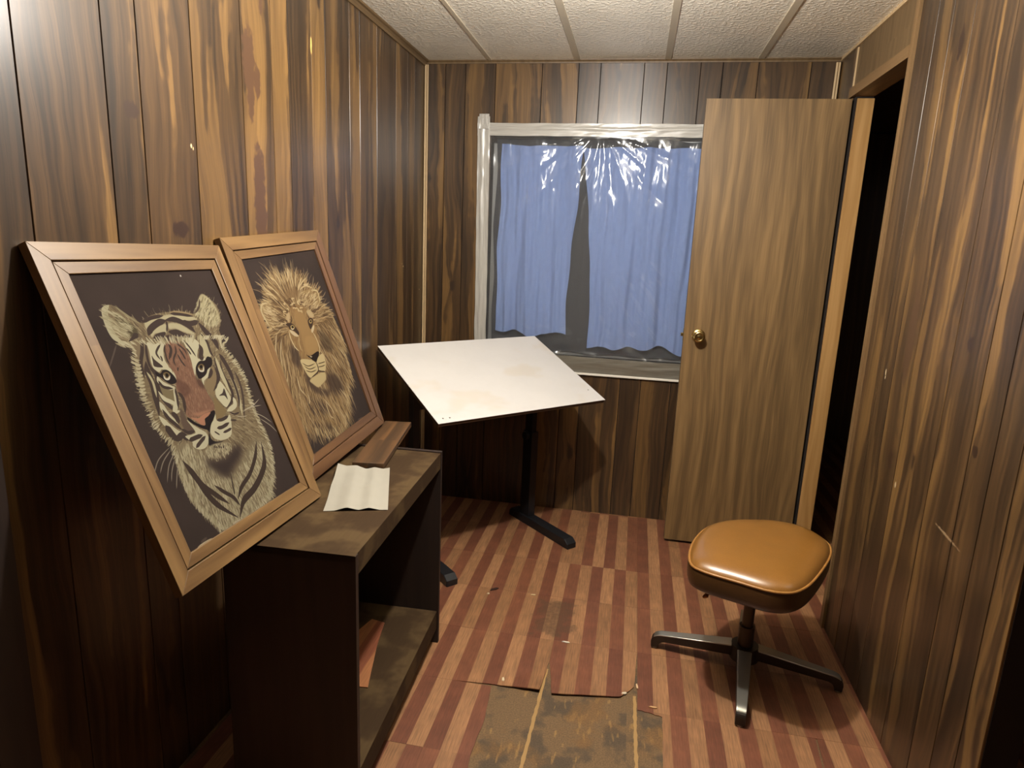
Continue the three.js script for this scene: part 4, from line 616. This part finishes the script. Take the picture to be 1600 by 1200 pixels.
  F(D, [[450, 790], [510, 778], [560, 818], [605, 890], [597, 918], [550, 872], [500, 852], [480, 820]], DK); F(D, [[505, 815], [530, 800], [555, 825], [545, 850], [515, 848]], '#b59a62'); F(D, [[518, 818], [535, 812], [542, 832], [526, 838]], '#1b130f'); F(D, [[495, 858], [550, 882], [602, 930], [565, 935], [515, 900]], '#ddc9a0', 1); S(D, [[508, 838], [528, 852], [548, 842]], 5, '#e8dcbc');
  F(D, [[708, 745], [738, 716], [768, 738], [766, 790], [742, 850], [714, 795]], DK); F(D, [[722, 750], [745, 735], [758, 760], [745, 785], [726, 775]], '#b59a62'); F(D, [[732, 752], [746, 745], [750, 762], [738, 768]], '#1b130f'); F(D, [[752, 840], [778, 800], [782, 840], [765, 890], [750, 880]], '#ddc9a0', 1);
  F(E, [[335, 262], [420, 258], [482, 288], [512, 370], [470, 425], [422, 432], [370, 350]], '#d9c592', 1); F(E, [[495, 268], [550, 198], [582, 280], [576, 372], [512, 366]], '#d9c592', 1); F(E, [[428, 462], [500, 402], [572, 382], [587, 450], [550, 500], [510, 532], [460, 500]], '#d2bd8a', 2);
  F(E, [[392, 210], [432, 222], [500, 178], [518, 198], [502, 250], [487, 282], [440, 252]], '#2a1e18'); F(E, [[425, 222], [450, 228], [440, 238]], '#c9b79a'); S(E, [[488, 278], [510, 370], [440, 440]], 8, DK); S(E, [[508, 366], [545, 376], [576, 376]], 8, DK);
  for (const w of [[[350, 290], [410, 322], [478, 296]], [[370, 320], [425, 352], [488, 328]], [[385, 365], [440, 380], [495, 360]], [[505, 300], [545, 290], [578, 278]], [[508, 332], [545, 325], [578, 312]]]) S(E, w, 5, '#5b4630');
  S(E, [[520, 200], [525, 150], [505, 95]], 7, '#e2cfa0'); S(E, [[900, 855], [950, 830]], 10, '#8a7766', 0.6);
  return o.cvs;
}
function framedPicture(label, P, paint, railMats) {
  const g = group('framed_picture', label, 'picture'), { u, d, n, tl, w, h } = P, { m, t } = FR, up = d.clone().negate();
  g.position.copy(tl.clone().addScaledVector(u, w / 2).addScaledVector(d, h));
  g.quaternion.setFromRotationMatrix(new THREE.Matrix4().makeBasis(u, up, n));
  // mitred rail on one side: a and b are the distances of its edges from the outside
  const rail = (name, a, b, z0, z1, k) => {
    const L = [[[-w / 2 + a, h - a], [w / 2 - a, h - a], [w / 2 - b, h - b], [-w / 2 + b, h - b]], [[w / 2 - a, h - a], [w / 2 - a, a], [w / 2 - b, b], [w / 2 - b, h - b]], [[w / 2 - a, a], [-w / 2 + a, a], [-w / 2 + b, b], [w / 2 - b, b]], [[-w / 2 + a, a], [-w / 2 + a, h - a], [-w / 2 + b, h - b], [-w / 2 + b, b]]][k];
    const s = new THREE.Shape(L.map(([x, y]) => new THREE.Vector2(x, y))), q = new THREE.ExtrudeGeometry(s, { depth: z1 - z0 - 0.0015, bevelEnabled: true, bevelSize: 0.0012, bevelThickness: 0.0015, bevelOffset: -0.0012, bevelSegments: 2 }); q.translate(0, 0, z0);
    const r = metreUV(q, k % 2 ? 'y' : 'x'), uv = r.attributes.uv; for (let i = 0; i < uv.count; i++) uv.setXY(i, uv.getX(i) + 0.13 * k + a * 3, uv.getY(i) + 0.37 * k + b * 9);
    mesh(name, r, railMats[k], g);
  };
  for (let k = 0; k < 4; k++) { rail('outer_rail', 0, 0.0365, -t, 0, k); rail('inner_rail', 0.0395, 0.064, -t, -0.002, k); }
  mesh('backing', boxGeo(-w / 2 + 0.02, w / 2 - 0.02, 0.02, h - 0.02, -t - 0.0005 + 0.002, -t + 0.006), M.frameEdge, g);
  const tx = new THREE.CanvasTexture(paint(P)); tx.colorSpace = THREE.SRGBColorSpace; tx.anisotropy = 8;
  const pg = new THREE.PlaneGeometry(w - 2 * m, h - 2 * m); pg.translate(0, h / 2, -0.008);
  const pic = mesh('print', pg, phys({ map: tx, color: new THREE.Color().setRGB(0.36, 0.355, 0.36), roughness: 0.9, specularIntensity: 0.3 }), g); pic.userData.label = 'animal portrait on dark ground';
  return g;
}
framedPicture('wood framed tiger portrait leaning on the left wall', framePlane(0.1669, 1.0694, 2.0915, 1.551, 1.1684, 0.0124, 0.555, 0.7236), paintTiger, [M.frame, M.frame, M.frame, M.frame]);
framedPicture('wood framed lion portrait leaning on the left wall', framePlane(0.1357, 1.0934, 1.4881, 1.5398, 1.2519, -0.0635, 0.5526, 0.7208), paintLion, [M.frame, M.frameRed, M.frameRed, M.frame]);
renderer.render(scene, camera);
